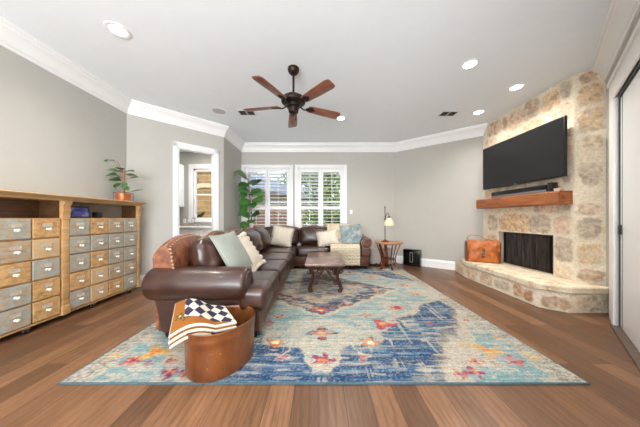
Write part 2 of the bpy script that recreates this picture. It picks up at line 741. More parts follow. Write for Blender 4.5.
def wall(name, p0, p1, openings=(), z0=0.0, z1=CEIL, th=0.12, mat=None, e0=0.0, e1=0.0):
    d = Vector((p1[0] - p0[0], p1[1] - p0[1], 0))
    L = d.length
    d.normalize()
    n = Vector((-d.y, d.x, 0))
    m = Matrix((d, n, Vector((0, 0, 1)))).transposed().to_4x4()
    m.translation = Vector((p0[0], p0[1], 0))
    b = B(m)
    ss = sorted(set([-e0, L + e1] + [o[0] for o in openings] + [o[1] for o in openings]))
    for a, c in zip(ss[:-1], ss[1:]):
        zs = [(z0, z1)]
        for o in openings:
            if o[0] <= a + 1e-6 and o[1] >= c - 1e-6:
                zs = []
                if o[2] > z0:
                    zs.append((z0, o[2]))
                if o[3] < z1:
                    zs.append((o[3], z1))
        for q in zs:
            b.box(a, c, 0, th, q[0], q[1])
    return struct(name, b, mat or M['wall'], smooth=0), m


DW0, DW1, DWH = 0.722, 1.357, 2.46       # doorway in the angled wall
WA, WB, WT, WBOT = 0.085, 1.255, 2.44, 0.45   # left shutter window (along the back wall)
WC, WD = 1.455, 2.635
wall('wall_left', I_, A_, e1=0.0)
wl, MAB = wall('wall_left_angled', A_, B_, [(DW0, DW1, 0, DWH)])
wall('wall_left_return', B_, C_)
wb, MCD = wall('wall_back', C_, D_, [(WA, WB, WBOT, WT), (WC, WD, WBOT, WT)], e0=0.12)
wall('wall_right_angled', D_, E2)
wall('wall_right_niche', E2, F_)
wr_, MFG = wall('wall_right', F_, G_, [(1.15, 4.0, 0, 2.42)])
wall('wall_right_rear', G_, H_)
wall('wall_rear', H_, I_, [(0.35, 3.6, 0.6, 2.9)])  # unseen opening added behind the camera for the lighting


# --- mouldings swept along the wall line
def sweep(path, prof, z=0.0):
    """prof: (offset into the room, height); path runs with the room on its right"""
    P = [Vector((p[0], p[1], 0)) for p in path]
    n = len(P)
    rings = []
    for i in range(n):
        dirs = []
        if i > 0:
            dirs.append((P[i] - P[i - 1]).normalized())
        if i < n - 1:
            dirs.append((P[i + 1] - P[i]).normalized())
        ns = [Vector((d.y, -d.x, 0)) for d in dirs]
        if len(ns) == 2:
            mv = (ns[0] + ns[1]).normalized()
            mv = mv / max(0.2, mv.dot(ns[0]))
        else:
            mv = ns[0]
        rings.append([P[i] + mv * o + Vector((0, 0, z + h)) for o, h in prof])
    return B().loft(rings, True)


crown = [(0, 0), (0, -0.205), (0.018, -0.205), (0.022, -0.175), (0.034, -0.165), (0.045, -0.12), (0.075, -0.075),
         (0.105, -0.05), (0.11, -0.03), (0.13, -0.025), (0.135, 0)]
crownE = (3.44, 4.528)
struct('trim_1', sweep([I_, A_, B_, C_, D_, crownE], crown, CEIL), M['white'], smooth=25)
struct('trim_2', sweep([(3.57, 2.76), G_, H_, I_], crown, CEIL), M['white'], smooth=25)
base = [(0, 0), (0.016, 0), (0.016, 0.15), (0.010, 0.165), (0.008, 0.185), (0, 0.19)]


def along(p0, p1, s):
    d = Vector((p1[0] - p0[0], p1[1] - p0[1]))
    d = d.normalized() * s
    return (p0[0] + d.x, p0[1] + d.y)


struct('baseboard_left', sweep([I_, A_, along(A_, B_, DW0 - 0.085)], base), M['white'], smooth=20)
struct('baseboard_left_return', sweep([along(A_, B_, DW1 + 0.085), B_, C_], base), M['white'], smooth=20)
struct('baseboard_back', sweep([C_, D_], base), M['white'], smooth=20)
struct('baseboard_right_angled', sweep([D_, (3.1, 4.802)], base), M['white'], smooth=20)
struct('baseboard_right_rear', sweep([along(F_, G_, 4.12), G_, H_], base), M['white'], smooth=20)

# --- cased doorway to the kitchen
b = B(MAB)
cw = 0.085
for y0, y1 in ((-0.022, 0.0), (0.12, 0.142)):
    b.box(DW0 - cw, DW0, y0, y1, 0, DWH + cw, 0.004)
    b.box(DW1, DW1 + cw, y0, y1, 0, DWH + cw, 0.004)
    b.box(DW0 - cw, DW1 + cw, y0, y1, DWH, DWH + cw + 0.01, 0.004)
b.box(DW0, DW0 + 0.018, -0.005, 0.125, 0, DWH)
b.box(DW1 - 0.018, DW1, -0.005, 0.125, 0, DWH)
b.box(DW0, DW1, -0.005, 0.125, DWH - 0.018, DWH)
struct('trim_3', b, M['white'])

# --- shuttered windows
shutter_tilt = {0: (24, 6), 1: (18, 6), 2: (26, 6), 3: (2, 4)}


def shuttered(name, s0, s1, k0):
    f = B(MCD)
    cw = 0.08
    f.box(s0 - cw, s0, -0.03, 0.0, WBOT - cw, WT + cw, 0.005)
    f.box(s1, s1 + cw, -0.03, 0.0, WBOT - cw, WT + cw, 0.005)
    f.box(s0, s1, -0.03, 0.0, WT, WT + cw, 0.005)
    f.box(s0 - cw - 0.02, s1 + cw + 0.02, -0.06, 0.0, WBOT - 0.04, WBOT, 0.005)
    f.box(s0, s0 + 0.02, 0, 0.12, WBOT, WT)
    f.box(s1 - 0.02, s1, 0, 0.12, WBOT, WT)
    f.box(s0, s1, 0, 0.12, WT - 0.02, WT)
    f.box(s0, s1, 0, 0.12, WBOT, WBOT + 0.02)
    root = struct(name, f, M['white'])
    mid = (s0 + s1) / 2
    g = B(MCD).box(s0 + 0.02, s1 - 0.02, 0.098, 0.104, WBOT + 0.02, WT - 0.02)
    obj('pane', g, M['glass'], root, smooth=0)
    g = B(MCD)
    g.box(mid - 0.02, mid + 0.02, 0.088, 0.12, WBOT + 0.02, WT - 0.02)
    g.box(s0 + 0.02, s1 - 0.02, 0.09, 0.118, 1.55, 1.585)
    obj('sash_bar', g, M['white'], root, smooth=0)
    zs = [WBOT + 0.03, 1.41, WT - 0.025]
    for i, (a, c) in enumerate(((s0 + 0.022, mid - 0.002), (mid + 0.002, s1 - 0.022))):
        st = 0.062
        p = B(MCD)
        p.box(a, a + st, 0.005, 0.038, zs[0], zs[2], 0.004)
        p.box(c - st, c, 0.005, 0.038, zs[0], zs[2], 0.004)
        p.box(a + st, c - st, 0.005, 0.038, zs[0], zs[0] + 0.10, 0.003)
        p.box(a + st, c - st, 0.005, 0.038, zs[1] - 0.04, zs[1] + 0.04, 0.003)
        p.box(a + st, c - st, 0.005, 0.038, zs[2] - 0.085, zs[2], 0.003)
        pan = obj('shutter_panel', p, M['white'], root)
        for j, (lo, hi) in enumerate(((zs[0] + 0.10, zs[1] - 0.04), (zs[1] + 0.04, zs[2] - 0.085))):
            L = B(MCD)
            nl = max(3, round((hi - lo) / 0.088))
            st_ = (hi - lo) / nl
            for q in range(nl):
                zc = lo + st_ * (q + 0.5)
                tilt = R((shutter_tilt[k0 + i][0] * (0.45 if q < nl * 0.4 else 0.62)) if j else shutter_tilt[k0 + i][1])
                mm = Matrix.Translation((0, 0.024, zc)) @ Matrix.Rotation(-tilt, 4, 'X')
                L.box(a + st, c - st, -0.041, 0.041, -0.005, 0.005, 0.003, 1, mm)
            obj('louvers', L, M['white'], pan, smooth=25)
            rod = B(MCD).box((a + c) / 2 - 0.006, (a + c) / 2 + 0.006, -0.026, -0.016, lo + 0.03, hi - 0.03)
            obj('tilt_rod', rod, M['white'], pan)
    return root


shuttered('window_1', WA, WB, 0)
shuttered('window_2', WC, WD, 2)

# --- sliding door in the right-hand angled wall
d = B(MFG)
s0, s1, zt = 1.15, 4.0, 2.42
d.box(s0 - 0.27, s0, -0.024, 0, 0, zt + 0.02, 0.005)
d.box(s0 - 0.27, s1 + 0.2, -0.024, 0, zt, zt + 0.25, 0.005)
d.box(s0 - 0.27, s1 + 0.2, -0.040, 0, zt + 0.21, zt + 0.26, 0.006)
d.box(s0 - 0.10, s0, -0.034, 0, 0, zt, 0.005)
d.box(s0 - 0.10, s1 + 0.12, -0.034, 0, zt, zt + 0.09, 0.005)
d.box(s1, s1 + 0.2, -0.024, 0, 0, zt + 0.02, 0.005)
struct('trim_4', d, M['white'])
door = thing('door_1', None, None, MFG @ Vector((s0, 0, 0)), kind='structure')
d = B(MFG).box(s0 + 0.012, s1, 0.012, 0.05, 0.02, zt - 0.02, 0.004)
slab = obj('door_panel', d, M['white_gloss'], door)
d = B(MFG)
d.box(s0 + 0.004, s0 + 0.012, 0.004, 0.05, 0.02, zt - 0.02)
d.box(s0 + 0.09, s0 + 0.096, 0.0095, 0.02, 0.03, zt - 0.02)
obj('edge_seal', d, M['black'], door)
d = B(MFG)
d.box(s0, s1, 0.004, 0.05, zt - 0.018, zt, 0.0)
obj('head_track', d, M['black'], door)
d = B(MFG).box(s0 + 0.035, s0 + 0.062, -0.006, 0.014, 0.98, 1.08, 0.006)
obj('pull_handle', d, M['black'], door)
d = B(MFG).box(s0 - 0.02, s1, -0.05, 0.02, 0.0, 0.018, 0.006)
obj('floor_track', d, plain('walnut_threshold', rgb(92, 76, 64), 0.5), door)

# --- kitchen beyond the doorway
KY = 6.4
KW0, KW1, KB, KT = -3.62, -2.62, 1.11, 2.57
wall('wall_kitchen_back', (-4.22, KY), (-2.0, KY), [(KW0 + 4.22, KW1 + 4.22, KB, KT)])
wall('wall_kitchen_left', (-4.1, 2.9), (-4.1, KY))
wall('wall_kitchen_right', (-2.12, KY), (-2.12, 5.7), th=0.1)
wall('wall_kitchen_front', (-3.25, 3.0), (-4.1, 3.0))
f = B()
cw = 0.13
f.box(KW0 - cw, KW0, KY - 0.03, KY, KB - 0.1, KT + cw, 0.005)
f.box(KW1, KW1 + cw, KY - 0.03, KY, KB - 0.1, KT + cw, 0.005)
f.box(KW0, KW1, KY - 0.03, KY, KT, KT + cw, 0.005)
f.box(KW0 - cw, KW1 + cw, KY - 0.05, KY, KB - 0.08, KB, 0.005)
for x0, x1 in ((KW0, KW0 + 0.05), (KW1 - 0.05, KW1)):
    f.box(x0, x1, KY + 0.03, KY + 0.10, KB, KT)
f.box(KW0, KW1, KY + 0.03, KY + 0.10, KB, KB + 0.05)
f.box(KW0, KW1, KY + 0.03, KY + 0.10, KT - 0.05, KT)
f.box(KW0, KW1, KY + 0.04, KY + 0.09, 1.81, 1.85)
w3 = struct('window_3', f, M['white'])
obj('pane', B().box(KW0 + 0.04, KW1 - 0.04, KY + 0.06, KY + 0.066, KB + 0.04, KT - 0.04), M['glass'], w3, smooth=0)

t = thing('wall_cabinet', 'white upper kitchen cabinet seen through the doorway beside the window', 'cabinet', (-3.93, 5.9, 1.46))
obj('body', B().box(-4.1, -3.77, 5.0, 6.2, 1.46, 2.62, 0.003), M['white'], t)
for y0, y1 in ((5.02, 5.59), (5.61, 6.18)):
    dr = obj('door', B().box(-3.77, -3.75, y0, y1, 1.48, 2.60, 0.004), M['white'], t)
    obj('handle', B().box(-3.75, -3.735, y0 + 0.05, y0 + 0.06, 1.52, 1.62), M['steel'], dr)
t = thing('kitchen_counter', 'white kitchen base cabinet with pale worktop under the window', 'counter', (-3.1, 6.1, 0))
obj('body', B().box(-4.08, -2.13, 5.84, 6.39, 0.0, 0.88, 0.003), M['white'], t)
obj('worktop', B().box(-4.09, -2.125, 5.78, 6.395, 0.88, 0.92, 0.006), M['counter'], t)
for x0 in (-3.68, -3.0):
    dr = obj('door', B().box(x0, x0 + 0.62, 5.82, 5.84, 0.12, 0.86, 0.004), M['white'], t)
    obj('handle', B().box(x0 + 0.55, x0 + 0.56, 5.805, 5.82, 0.6, 0.72), M['steel'], dr)
fc = B()
fx = -3.47
fc.lathe([(0.028, 0.92), (0.028, 0.94), (0.014, 0.95), (0.012, 1.0)], (fx, 6.2, 0), 12)
fc.tube([(fx, 6.2, 0.94), (fx, 6.2, 1.10)] + [(fx, 6.2 - 0.07 + 0.07 * math.cos(a), 1.10 + 0.07 * math.sin(a)) for a in [PI * i / 8 for i in range(1, 9)]] + [(fx, 6.06, 1.05)], 0.010)
tag(obj('faucet', fc, M['steel']), 'steel gooseneck faucet on the kitchen worktop', 'faucet')
t = thing('power_outlet', 'white outlet plate on the kitchen wall below the upper cabinet', 'outlet', (-3.87, KY, 1.06))
obj('plate', B().box(-3.91, -3.83, KY - 0.008, KY, 1.0, 1.12, 0.003), M['white'], t)
M['outlet_grey'] = plain('outlet_grey', rgb(190, 190, 190), 0.4)
for z0 in (1.03, 1.07):
    obj('socket', B().box(-3.885, -3.855, KY - 0.011, KY - 0.008, z0, z0 + .02), M['outlet_grey'], t)

# --- light switch on the back wall
t = thing('light_switch', 'white rocker light switch on the back wall right of the shutters', 'switch', (0.83, 5.72, 1.25))
obj('plate', B().box(0.795, 0.865, 5.712, 5.72, 1.25, 1.362, 0.003), M['white'], t)
obj('rocker', B().box(0.813, 0.847, 5.706, 5.712, 1.275, 1.345, 0.002), M['white_gloss'], t)


# ================================================================== FIREPLACE
def vnoise(x, y, seed=0):
    rs = np.random.RandomState(seed)
    n = 256
    lat = rs.rand(n, n)
    xi = np.floor(x).astype(int)
    yi = np.floor(y).astype(int)
    fx = x - xi
    fy = y - yi
    fx = fx * fx * (3 - 2 * fx)
    fy = fy * fy * (3 - 2 * fy)
    a = lat[xi % n, yi % n]
    b2 = lat[(xi + 1) % n, yi % n]
    c = lat[xi % n, (yi + 1) % n]
    d2 = lat[(xi + 1) % n, (yi + 1) % n]
    return (a * (1 - fx) + b2 * fx) * (1 - fy) + (c * (1 - fx) + d2 * fx) * fy


def fnoise(x, y, seed=0):
    return 0.55 * vnoise(x, y, seed) + 0.3 * vnoise(x * 2.1, y * 2.1, seed + 1) + 0.15 * vnoise(x * 4.3, y * 4.3, seed + 2)


def L3(r, g, b2):
    return np.array([lin(r), lin(g), lin(b2)])


MORT = L3(234, 222, 200)
TAN, OCH, PNK, GRY, BRN, PALE = (L3(206, 172, 138), L3(208, 168, 122), L3(206, 172, 148), L3(174, 156, 138), L3(176, 138, 106), L3(222, 198, 166))


def stone_sheet(path, z0, z1, stones, step, skip=None, depth=0.012, seed=3):
    """dense sheet following a plan path; stones swell out of the smeared mortar"""
    P = [Vector((p[0], p[1], 0)) for p in path]
    segl = [(P[i + 1] - P[i]).length for i in range(len(P) - 1)]
    cum = [0]
    for q in segl:
        cum.append(cum[-1] + q)
    ss = []
    for i, q in enumerate(segl):
        k = max(2, int(q / step))
        ss += [cum[i] + q * j / k for j in range(k)]
    ss.append(cum[-1])
    nz = max(3, int((z1 - z0) / step))
    zz = [z0 + (z1 - z0) * j / nz for j in range(nz + 1)]
    # edges of the opening fall exactly on the grid
    if skip:
        for v in skip[:2]:
            i = min(range(len(ss)), key=lambda t: abs(ss[t] - v))
            ss[i] = v
        for v in skip[2:]:
            i = min(range(len(zz)), key=lambda t: abs(zz[t] - v))
            zz[i] = v
    Sg, Zg = np.meshgrid(np.array(ss), np.array(zz), indexing='ij')
    js = Sg + 0.035 * (fnoise(Sg * 14 + 5, Zg * 14, seed) - 0.5) * 2
    jz = Zg + 0.035 * (fnoise(Sg * 14 + 50, Zg * 14 + 9, seed + 5) - 0.5) * 2
    H = np.zeros_like(Sg)
    col = np.tile(MORT, Sg.shape + (1,))
    col *= (0.93 + 0.14 * fnoise(Sg * 9, Zg * 9, seed + 11))[..., None]
    tn = np.clip((fnoise(Sg * 5, Zg * 5, seed + 60) - .38) / .3, 0, 1)[..., None] * .22
    col = col * (1 - tn) + L3(206, 180, 142) * tn
    tex = fnoise(Sg * 24, Zg * 24, seed + 20)
    for (a, c, e, g, cc, amt) in stones:
        cx, cz, hx, hz = (a + c) / 2, (e + g) / 2, (c - a) / 2, (g - e) / 2
        dx = np.abs(js - cx) / hx
        dz = np.abs(jz - cz) / hz
        dx, dz = dx / 1.10, dz / 1.10
        dd = (dx ** 4.5 + dz ** 4.5) ** (1 / 4.5)
        k = np.clip((1.08 - dd) / 0.24, 0, 1)
        k = k * k * (3 - 2 * k)
        H = np.maximum(H, k)
        t = np.clip((tex - 0.36) / 0.22, 0, 1)
        sc = cc[None, None, :] * (0.66 + 0.56 * t)[..., None]
        kk = (k * amt * .88 * (0.5 + 0.5 * np.clip((fnoise(Sg * 18, Zg * 18, seed + 30) - 0.34) / 0.22, 0, 1)))[..., None]
        col = col * (1 - kk) + sc * kk
    bmp = H * depth * (0.55 + 0.6 * tex) + 0.004 * tex
    # planar position + mitred normal
    b = B()
    cols = []
    grid = {}
    for i, s in enumerate(ss):
        k = max(q for q in range(len(segl)) if cum[q] <= s + 1e-9)
        dv = (P[k + 1] - P[k]).normalized()
        p = P[k] + dv * (s - cum[k])
        nrm = Vector((-dv.y, dv.x, 0))
        if k > 0 and abs(s - cum[k]) < 1e-6:
            d0 = (P[k] - P[k - 1]).normalized()
            nrm = (nrm + Vector((-d0.y, d0.x, 0))).normalized()
        for j, z in enumerate(zz):
            q = p + nrm * float(bmp[i, j])
            grid[i, j] = b.v((q.x, q.y, z))
            cols.append((*col[i, j], 1.0))
    for i in range(len(ss) - 1):
        for j in range(len(zz) - 1):
            if skip and ss[i] >= skip[0] - 1e-6 and ss[i + 1] <= skip[1] + 1e-6 and zz[j] >= skip[2] - 1e-6 and zz[j + 1] <= skip[3] + 1e-6:
                continue
            b.f([grid[i, j], grid[i, j + 1], grid[i + 1, j + 1], grid[i + 1, j]])
    return b, cols


FX = 3.38
Y0f, Y1f = 4.57, 2.94                       # far and near ends of the face
fp = thing('fireplace', 'pale limestone corner fireplace with raised hearth and dark mesh fire screen', 'fireplace', (3.4, 3.6, 0))


def ys(ya, yb, z0, z1, c, a=0.9):
    return (Y0f - ya, Y0f - yb, z0, z1, c, a)


CH = Y0f - Y1f
stones = [
    ys(4.45, 4.11, 2.77, 2.99, PNK), ys(4.08, 3.98, 2.76, 2.98, BRN), ys(3.95, 3.68, 2.70, 2.98, TAN), ys(3.65, 3.41, 2.74, 3.02, BRN, .75),
    ys(3.35, 3.12, 2.74, 2.97, OCH), ys(3.09, 2.97, 2.80, 3.01, GRY, .8), ys(3.26, 2.98, 2.50, 2.72, PNK), ys(3.04, 2.96, 1.98, 2.36, TAN),
    ys(4.50, 4.22, 2.50, 2.70, PNK, .8), ys(4.16, 3.75, 2.46, 2.64, TAN, .7), ys(3.7, 3.32, 2.45, 2.68, OCH, .7),
    ys(4.5, 4.1, 2.12, 2.40, TAN), ys(4.05, 3.6, 2.14, 2.38, GRY), ys(3.54, 3.1, 2.10, 2.38, OCH),
    ys(4.5, 4.2, 1.78, 2.04, GRY), ys(4.12, 3.62, 1.76, 2.06, TAN), ys(3.55, 3.1, 1.76, 2.02, PNK), ys(3.06, 2.97, 1.62, 1.88, GRY, .7),
    ys(4.5, 4.1, 1.42, 1.70, TAN), ys(4.04, 3.5, 1.40, 1.70, PNK), ys(3.44, 3.1, 1.42, 1.68, TAN),
    ys(4.14, 3.57, 0.925, 1.21, OCH), ys(3.55, 3.24, 0.93, 1.18, GRY), ys(3.18, 2.98, 0.93, 1.16, PNK, .85), ys(3.18, 2.97, 0.57, 0.87, GRY),
    ys(4.43, 4.20, 0.93, 1.20, GRY, .8), ys(4.45, 4.21, 0.62, 0.82, OCH, .8), ys(3.47, 3.10, 1.22, 1.34, PNK, .8), ys(3.08, 2.98, 1.24, 1.33, GRY, .8),
    ys(3.16, 2.98, 0.34, 0.52, PALE, .5), ys(4.45, 4.24, 0.36, 0.54, PALE, .7), ys(4.3, 3.6, 1.24, 1.36, PALE, .6),
]
for a, c, e, g, cc in ((.05, .20, 2.88, 3.03, BRN), (.04, .21, 2.62, 2.84, OCH), (.04, .22, 2.27, 2.55, TAN), (.05, .22, 2.02, 2.20, PALE),
                       (.05, .22, 1.58, 1.86, GRY), (.03, .21, 1.20, 1.34, PNK), (.03, .22, .89, 1.15, GRY), (.04, .22, .58, .82, OCH), (.03, .24, .35, .48, BRN)):
    stones.append((CH + a, CH + c, e, g, cc, 0.85))
FB = (Y0f - 4.175, Y0f - 3.20, 0.30, 0.90)    # fire opening along the path and in height
# the path runs far -> near so that the sheet's outside faces the room
path = [(FX, Y0f), (FX, Y1f), (3.57, 2.75)]
def sheet_mirror(path, *args, **kw):
    """same, but with the outside on the right of travel"""
    rp_ = list(reversed(path))
    tot = sum((Vector(path[i + 1]) - Vector(path[i])).length for i in range(len(path) - 1))
    z0, z1, st, step, skip = args
    st2 = [(tot - c, tot - a, e, g, cc, am) for a, c, e, g, cc, am in st]
    sk2 = (tot - skip[1], tot - skip[0], skip[2], skip[3]) if skip else None
    return stone_sheet(rp_, z0, z1, st2, step, sk2, **kw)


b, cols = sheet_mirror(path, 0.0, CEIL, stones, 0.014, FB)
obj('chimney_breast', b, M['stone'], fp, smooth=60, cols=cols)
# jambs, lintel underside and firebox behind the opening
b = B()
b.box(FX + 0.0, FX + 0.135, 4.175, 4.35, 0.28, 1.0).box(FX + 0.0, FX + 0.135, 3.02, 3.20, 0.28, 1.0).box(FX + 0.0, FX + 0.135, 3.02, 4.35, 0.90, 1.0)
obj('opening_jamb', b, plain('jamb_stone', rgb(206, 192, 164), 0.9, var=0.1, nscale=12, bump=0.4, bscale=40), fp)
b = B()
b.box(FX + 0.5, FX + 0.52, 3.1, 4.3, 0.28, 1.0).box(FX + 0.136, FX + 0.52, 4.178, 4.3, 0.28, 1.0).box(FX + 0.136, FX + 0.4, 3.1, 3.198, 0.28, 1.0).box(FX + 0.136, FX + 0.52, 3.1, 4.3, 0.905, 1.0).box(FX + 0.136, FX + 0.52, 3.1, 4.3, 0.25, 0.31)
obj('firebox', b, M['soot'], fp)


def curtain(u, v):
    y = 3.205 + (4.17 - 3.205) * u
    return (FX + 0.115 + 0.014 * math.sin(u * 150) + 0.003 * math.sin(u * 61), y, 0.325 + 0.555 * v)


fs = obj('fire_screen', B().grid(curtain, 220, 4), M['fire_screen'], fp)
b = B()
b.box(FX + 0.09, FX + 0.13, 3.2, 4.175, 0.875, 0.90).box(FX + 0.09, FX + 0.13, 4.155, 4.175, 0.32, 0.9).box(FX + 0.09, FX + 0.13, 3.2, 3.216, 0.32, 0.9)
obj('screen_frame', b, M['black'], fs)

hp = [(2.98, 4.86), (2.835, 4.29), (2.835, 2.86), (3.04, 2.69), (3.50, 2.69)]
segs = [(Vector(hp[i + 1]) - Vector(hp[i])).length for i in range(4)]
h1 = segs[0]
h2 = h1 + segs[1]
h3 = h2 + segs[2]
hst = [(h1 + .06, h1 + .30, .03, .19, OCH, .8), (h1 + .40, h1 + .66, .04, .19, BRN, .8), (h1 + .72, h1 + .98, .05, .18, GRY, .7), (h1 + 1.05, h1 + 1.36, .04, .19, L3(168, 112, 70), .95),
       (h2 + .02, h2 + .25, .03, .17, BRN, .9), (h3 + .06, h3 + .2, .05, .2, TAN, .6), (h3 + .20, h3 + .42, .03, .20, GRY, .8), (.1, h1 - .1, .04, .18, TAN, .7)]
b, cols = sheet_mirror(hp, 0.0, 0.235, hst, 0.011, None, depth=0.010, seed=40)
obj('hearth_base', b, M['stone'], fp, smooth=60, cols=cols)


def offs(poly, d0):
    n = len(poly)
    out = []
    for i in range(n):
        a, c, e = Vector(poly[i - 1]), Vector(poly[i]), Vector(poly[(i + 1) % n])
        u, w2 = (c - a).normalized(), (e - c).normalized()
        n1, n2 = Vector((-u.y, u.x)), Vector((-w2.y, w2.x))
        k = (n1 + n2).normalized()
        out.append(c + k * (d0 / max(0.3, k.dot(n1))))
    return out


hpoly = [(3.30, 4.62), (2.93, 4.60), (2.79, 4.30), (2.79, 2.84), (3.02, 2.645), (3.50, 2.645), (3.50, 2.83), (3.37, 2.96), (3.37, 3.21), (3.49, 3.21), (3.49, 4.17), (3.37, 4.17), (3.37, 4.62)]
# subdivided, ragged-edged slab
dense = []
for i in range(len(hpoly)):
    a, c = Vector(hpoly[i]), Vector(hpoly[(i + 1) % len(hpoly)])
    k = max(1, int((c - a).length / 0.04))
    for j in range(k):
        p = a + (c - a) * j / k
        if p.x < 3.2 or p.y < 2.7:
            p = p + Vector((mnoise.noise((p.x * 9, p.y * 9, 1)), mnoise.noise((p.x * 9, p.y * 9, 7)))) * 0.014
        dense.append(p)
b = B()
cen = Vector((3.1, 3.6))
lv = [(0.235, 0.012), (0.25, 0.0), (0.28, 0.004), (0.305, 0.0), (0.318, 0.010), (0.32, 0.022)]
b.loft([[(p.x + (cen.x - p.x) / max(.3, (cen - p).length) * o, p.y + (cen.y - p.y) / max(.3, (cen - p).length) * o, z) for p in dense] for z, o in lv], True)
obj('hearth_slab', b, M['slab'], fp, smooth=35)

# --- mantel beam
b = B()
rings = []
nm = 40
for i in range(nm + 1):
    y = 2.955 + (4.50 - 2.955) * i / nm
    w1 = [mnoise.noise((y * 6, k * 3.1, 2.2)) * 0.007 for k in range(8)]
    x0, x1, z0, z1 = 3.19, FX + 0.0, 1.335, 1.515
    c = 0.015
    rings.append([(x0 + w1[0], y, z0 + c), (x0 + c, y, z0 + w1[1] * .4), (x1, y, z0), (x1, y, z1), (x0 + 0.09, y, z1), (x0 + c, y, z1), (x0 + w1[4], y, z1 - c), (x0 + w1[6] - .004, y, (z0 + z1) / 2)])
b.loft(rings, True)
mb = obj('mantel_beam', b, M['mantel'], smooth=30)
tag(mb, 'thick reddish-brown rough wooden mantel beam on the stone fireplace', 'mantel')

# --- TV, soundbar and the little box
t = thing('television', 'large black flat screen television on the stone chimney above the mantel', 'television', (3.25, 3.64, 1.7))
ya, yb2, za, zb = 2.915, 4.37, 1.70, 2.50
m = Matrix.Translation((3.235, 0, 0))
obj('bezel', B().box(3.225, 3.265, ya, yb2, za, zb, 0.006), M['black'], t)
obj('screen', B().box(3.2225, 3.2255, ya + .012, yb2 - .012, za + .022, zb - .012), M['screen'], t, smooth=0)
obj('wall_mount', B().box(3.265, FX + 0.03, 3.4, 3.9, 1.9, 2.3, 0.004), M['black'], t)
obj('maker_mark', B().box(3.222, 3.224, 3.62, 3.68, 1.705, 1.714), M['steel'], t)
t = thing('soundbar', 'long black soundbar lying on the mantel under the television', 'soundbar', (3.29, 3.69, 1.515))
obj('cabinet', B().box(3.255, 3.335, 3.16, 4.20, 1.515, 1.632, 0.012), M['black_gloss'], t)
obj('grille', B().box(3.250, 3.256, 3.18, 4.18, 1.522, 1.56, 0.002), plain('grey_speaker_cloth', rgb(104, 104, 104), 0.7, nscale=80), t)
obj('end_cap', B().box(3.246, 3.34, 3.10, 3.16, 1.515, 1.65, 0.006), M['black'], t)
t = thing('small_box', 'tiny pale pink box at the near end of the mantel', 'box', (3.29, 3.03, 1.515))
obj('carton', B().box(3.25, 3.31, 3.0, 3.075, 1.515, 1.545, 0.004), plain('pale_pink_card', rgb(206, 180, 168), 0.6), t)
obj('lid', B().box(3.248, 3.312, 2.998, 3.077, 1.545, 1.556, 0.003), plain('pale_pink_lid', rgb(220, 198, 186), 0.6), t)

# --- satchel on the hearth
mm = Matrix.Translation((3.085, 4.20, 0.32)) @ Matrix.Rotation(R(-26), 4, 'Z') @ Matrix.Scale(1.1, 4)
t = thing('satchel', 'orange tan leather satchel standing on the hearth at the left of the fire', 'bag', (3.02, 4.2, 0.32))
obj('body', B(mm).puff(-.22, .22, -.075, .075, 0, .36, .03, (.0, .02, .01), .006), M['bag_leather'], t)
obj('gusset', B(mm).puff(.215, .245, -.072, .072, .005, .35, .012, (.004, 0, 0), .003), M['bag_dark'], t)
obj('gusset', B(mm).puff(-.245, -.215, -.072, .072, .005, .35, .012, (.004, 0, 0), .003), M['bag_dark'], t)


def flap(u, v):
    x = -.225 + .45 * u
    k = v
    if k < .35:
        return (x, .07 - .15 * k / .35, .372 + .006 * math.sin(u * 9))
    kk = (k - .35) / .65
    return (x, -.088 - .012 * math.sin(kk * PI) - .004 * math.sin(u * 14 + kk * 5), .372 - .20 * kk * (1 - .12 * (2 * u - 1) ** 2))


obj('flap', B(mm).grid(flap, 18, 14), M['bag_leather'], t)
obj('strap', B(mm).tube([(-.20, 0, .30), (-.21, 0, .42), (-.17, -.01, .46), (-.05, -.02, .45), (.04, -.03, .40), (.12, -.05, .385), (.19, -.095, .33), (.20, -.10, .12)], .02, 8, .3), M['bag_leather'], t)
bk = obj('buckle_strap', B(mm).box(-.02, .02, -.108, -.098, .08, .24, .003), M['bag_dark'], t)
obj('buckle', B(mm).tube([(-.028, -.11, .13), (.028, -.11, .13), (.028, -.11, .17), (-.028, -.11, .17), (-.028, -.11, .13)], .004, 6), M['nail'], bk)

# ================================================================== RUG
RX0, RX1, RY0, RY1 = -1.80, 1.87, 1.53, 5.11
nx, ny = 470, 440
gx = np.linspace(RX0, RX1, nx + 1)
gy = np.linspace(RY0, RY1, ny + 1)
XX, YY = np.meshgrid(gx, gy, indexing='ij')
cx0, cy0 = 0.03, 3.55
dx0 = XX - cx0 + 0.030 * (fnoise(XX * 22, YY * 22, 101) - .5) * 2
dy0 = YY - cy0 + 0.030 * (fnoise(XX * 22 + 70, YY * 22, 104) - .5) * 2
ax, ay = np.abs(dx0), np.abs(dy0)
NAVY, BLUE, TEAL, CREAM, TAUPE = L3(38, 64, 96), L3(64, 98, 126), L3(108, 138, 142), L3(172, 163, 146), L3(124, 113, 102)
ORG_, CORAL, MAG, YEL, DARK = L3(196, 118, 56), L3(178, 66, 52), L3(136, 34, 80), L3(194, 150, 76), L3(34, 42, 70)
streak = vnoise(XX * 2.6, YY * 62, 110) * .6 + vnoise(XX * 9, YY * 120, 111) * .4
streakv = vnoise(XX * 75, YY * 3.0, 112)
blot = fnoise(XX * 3.0, YY * 3.0, 114)
fine = vnoise(XX * 60, YY * 90, 116)
col = np.tile(NAVY, XX.shape + (1,))


def lay(mask, c, a=1.0):
    global col
    k = np.clip(mask * a, 0, 1)[..., None]
    cc = c if getattr(c, 'ndim', 1) == 3 else c[None, None, :]
    col = col * (1 - k) + cc * k


def sm(x, e=0.02):
    return np.clip(x / e + .5, 0, 1)


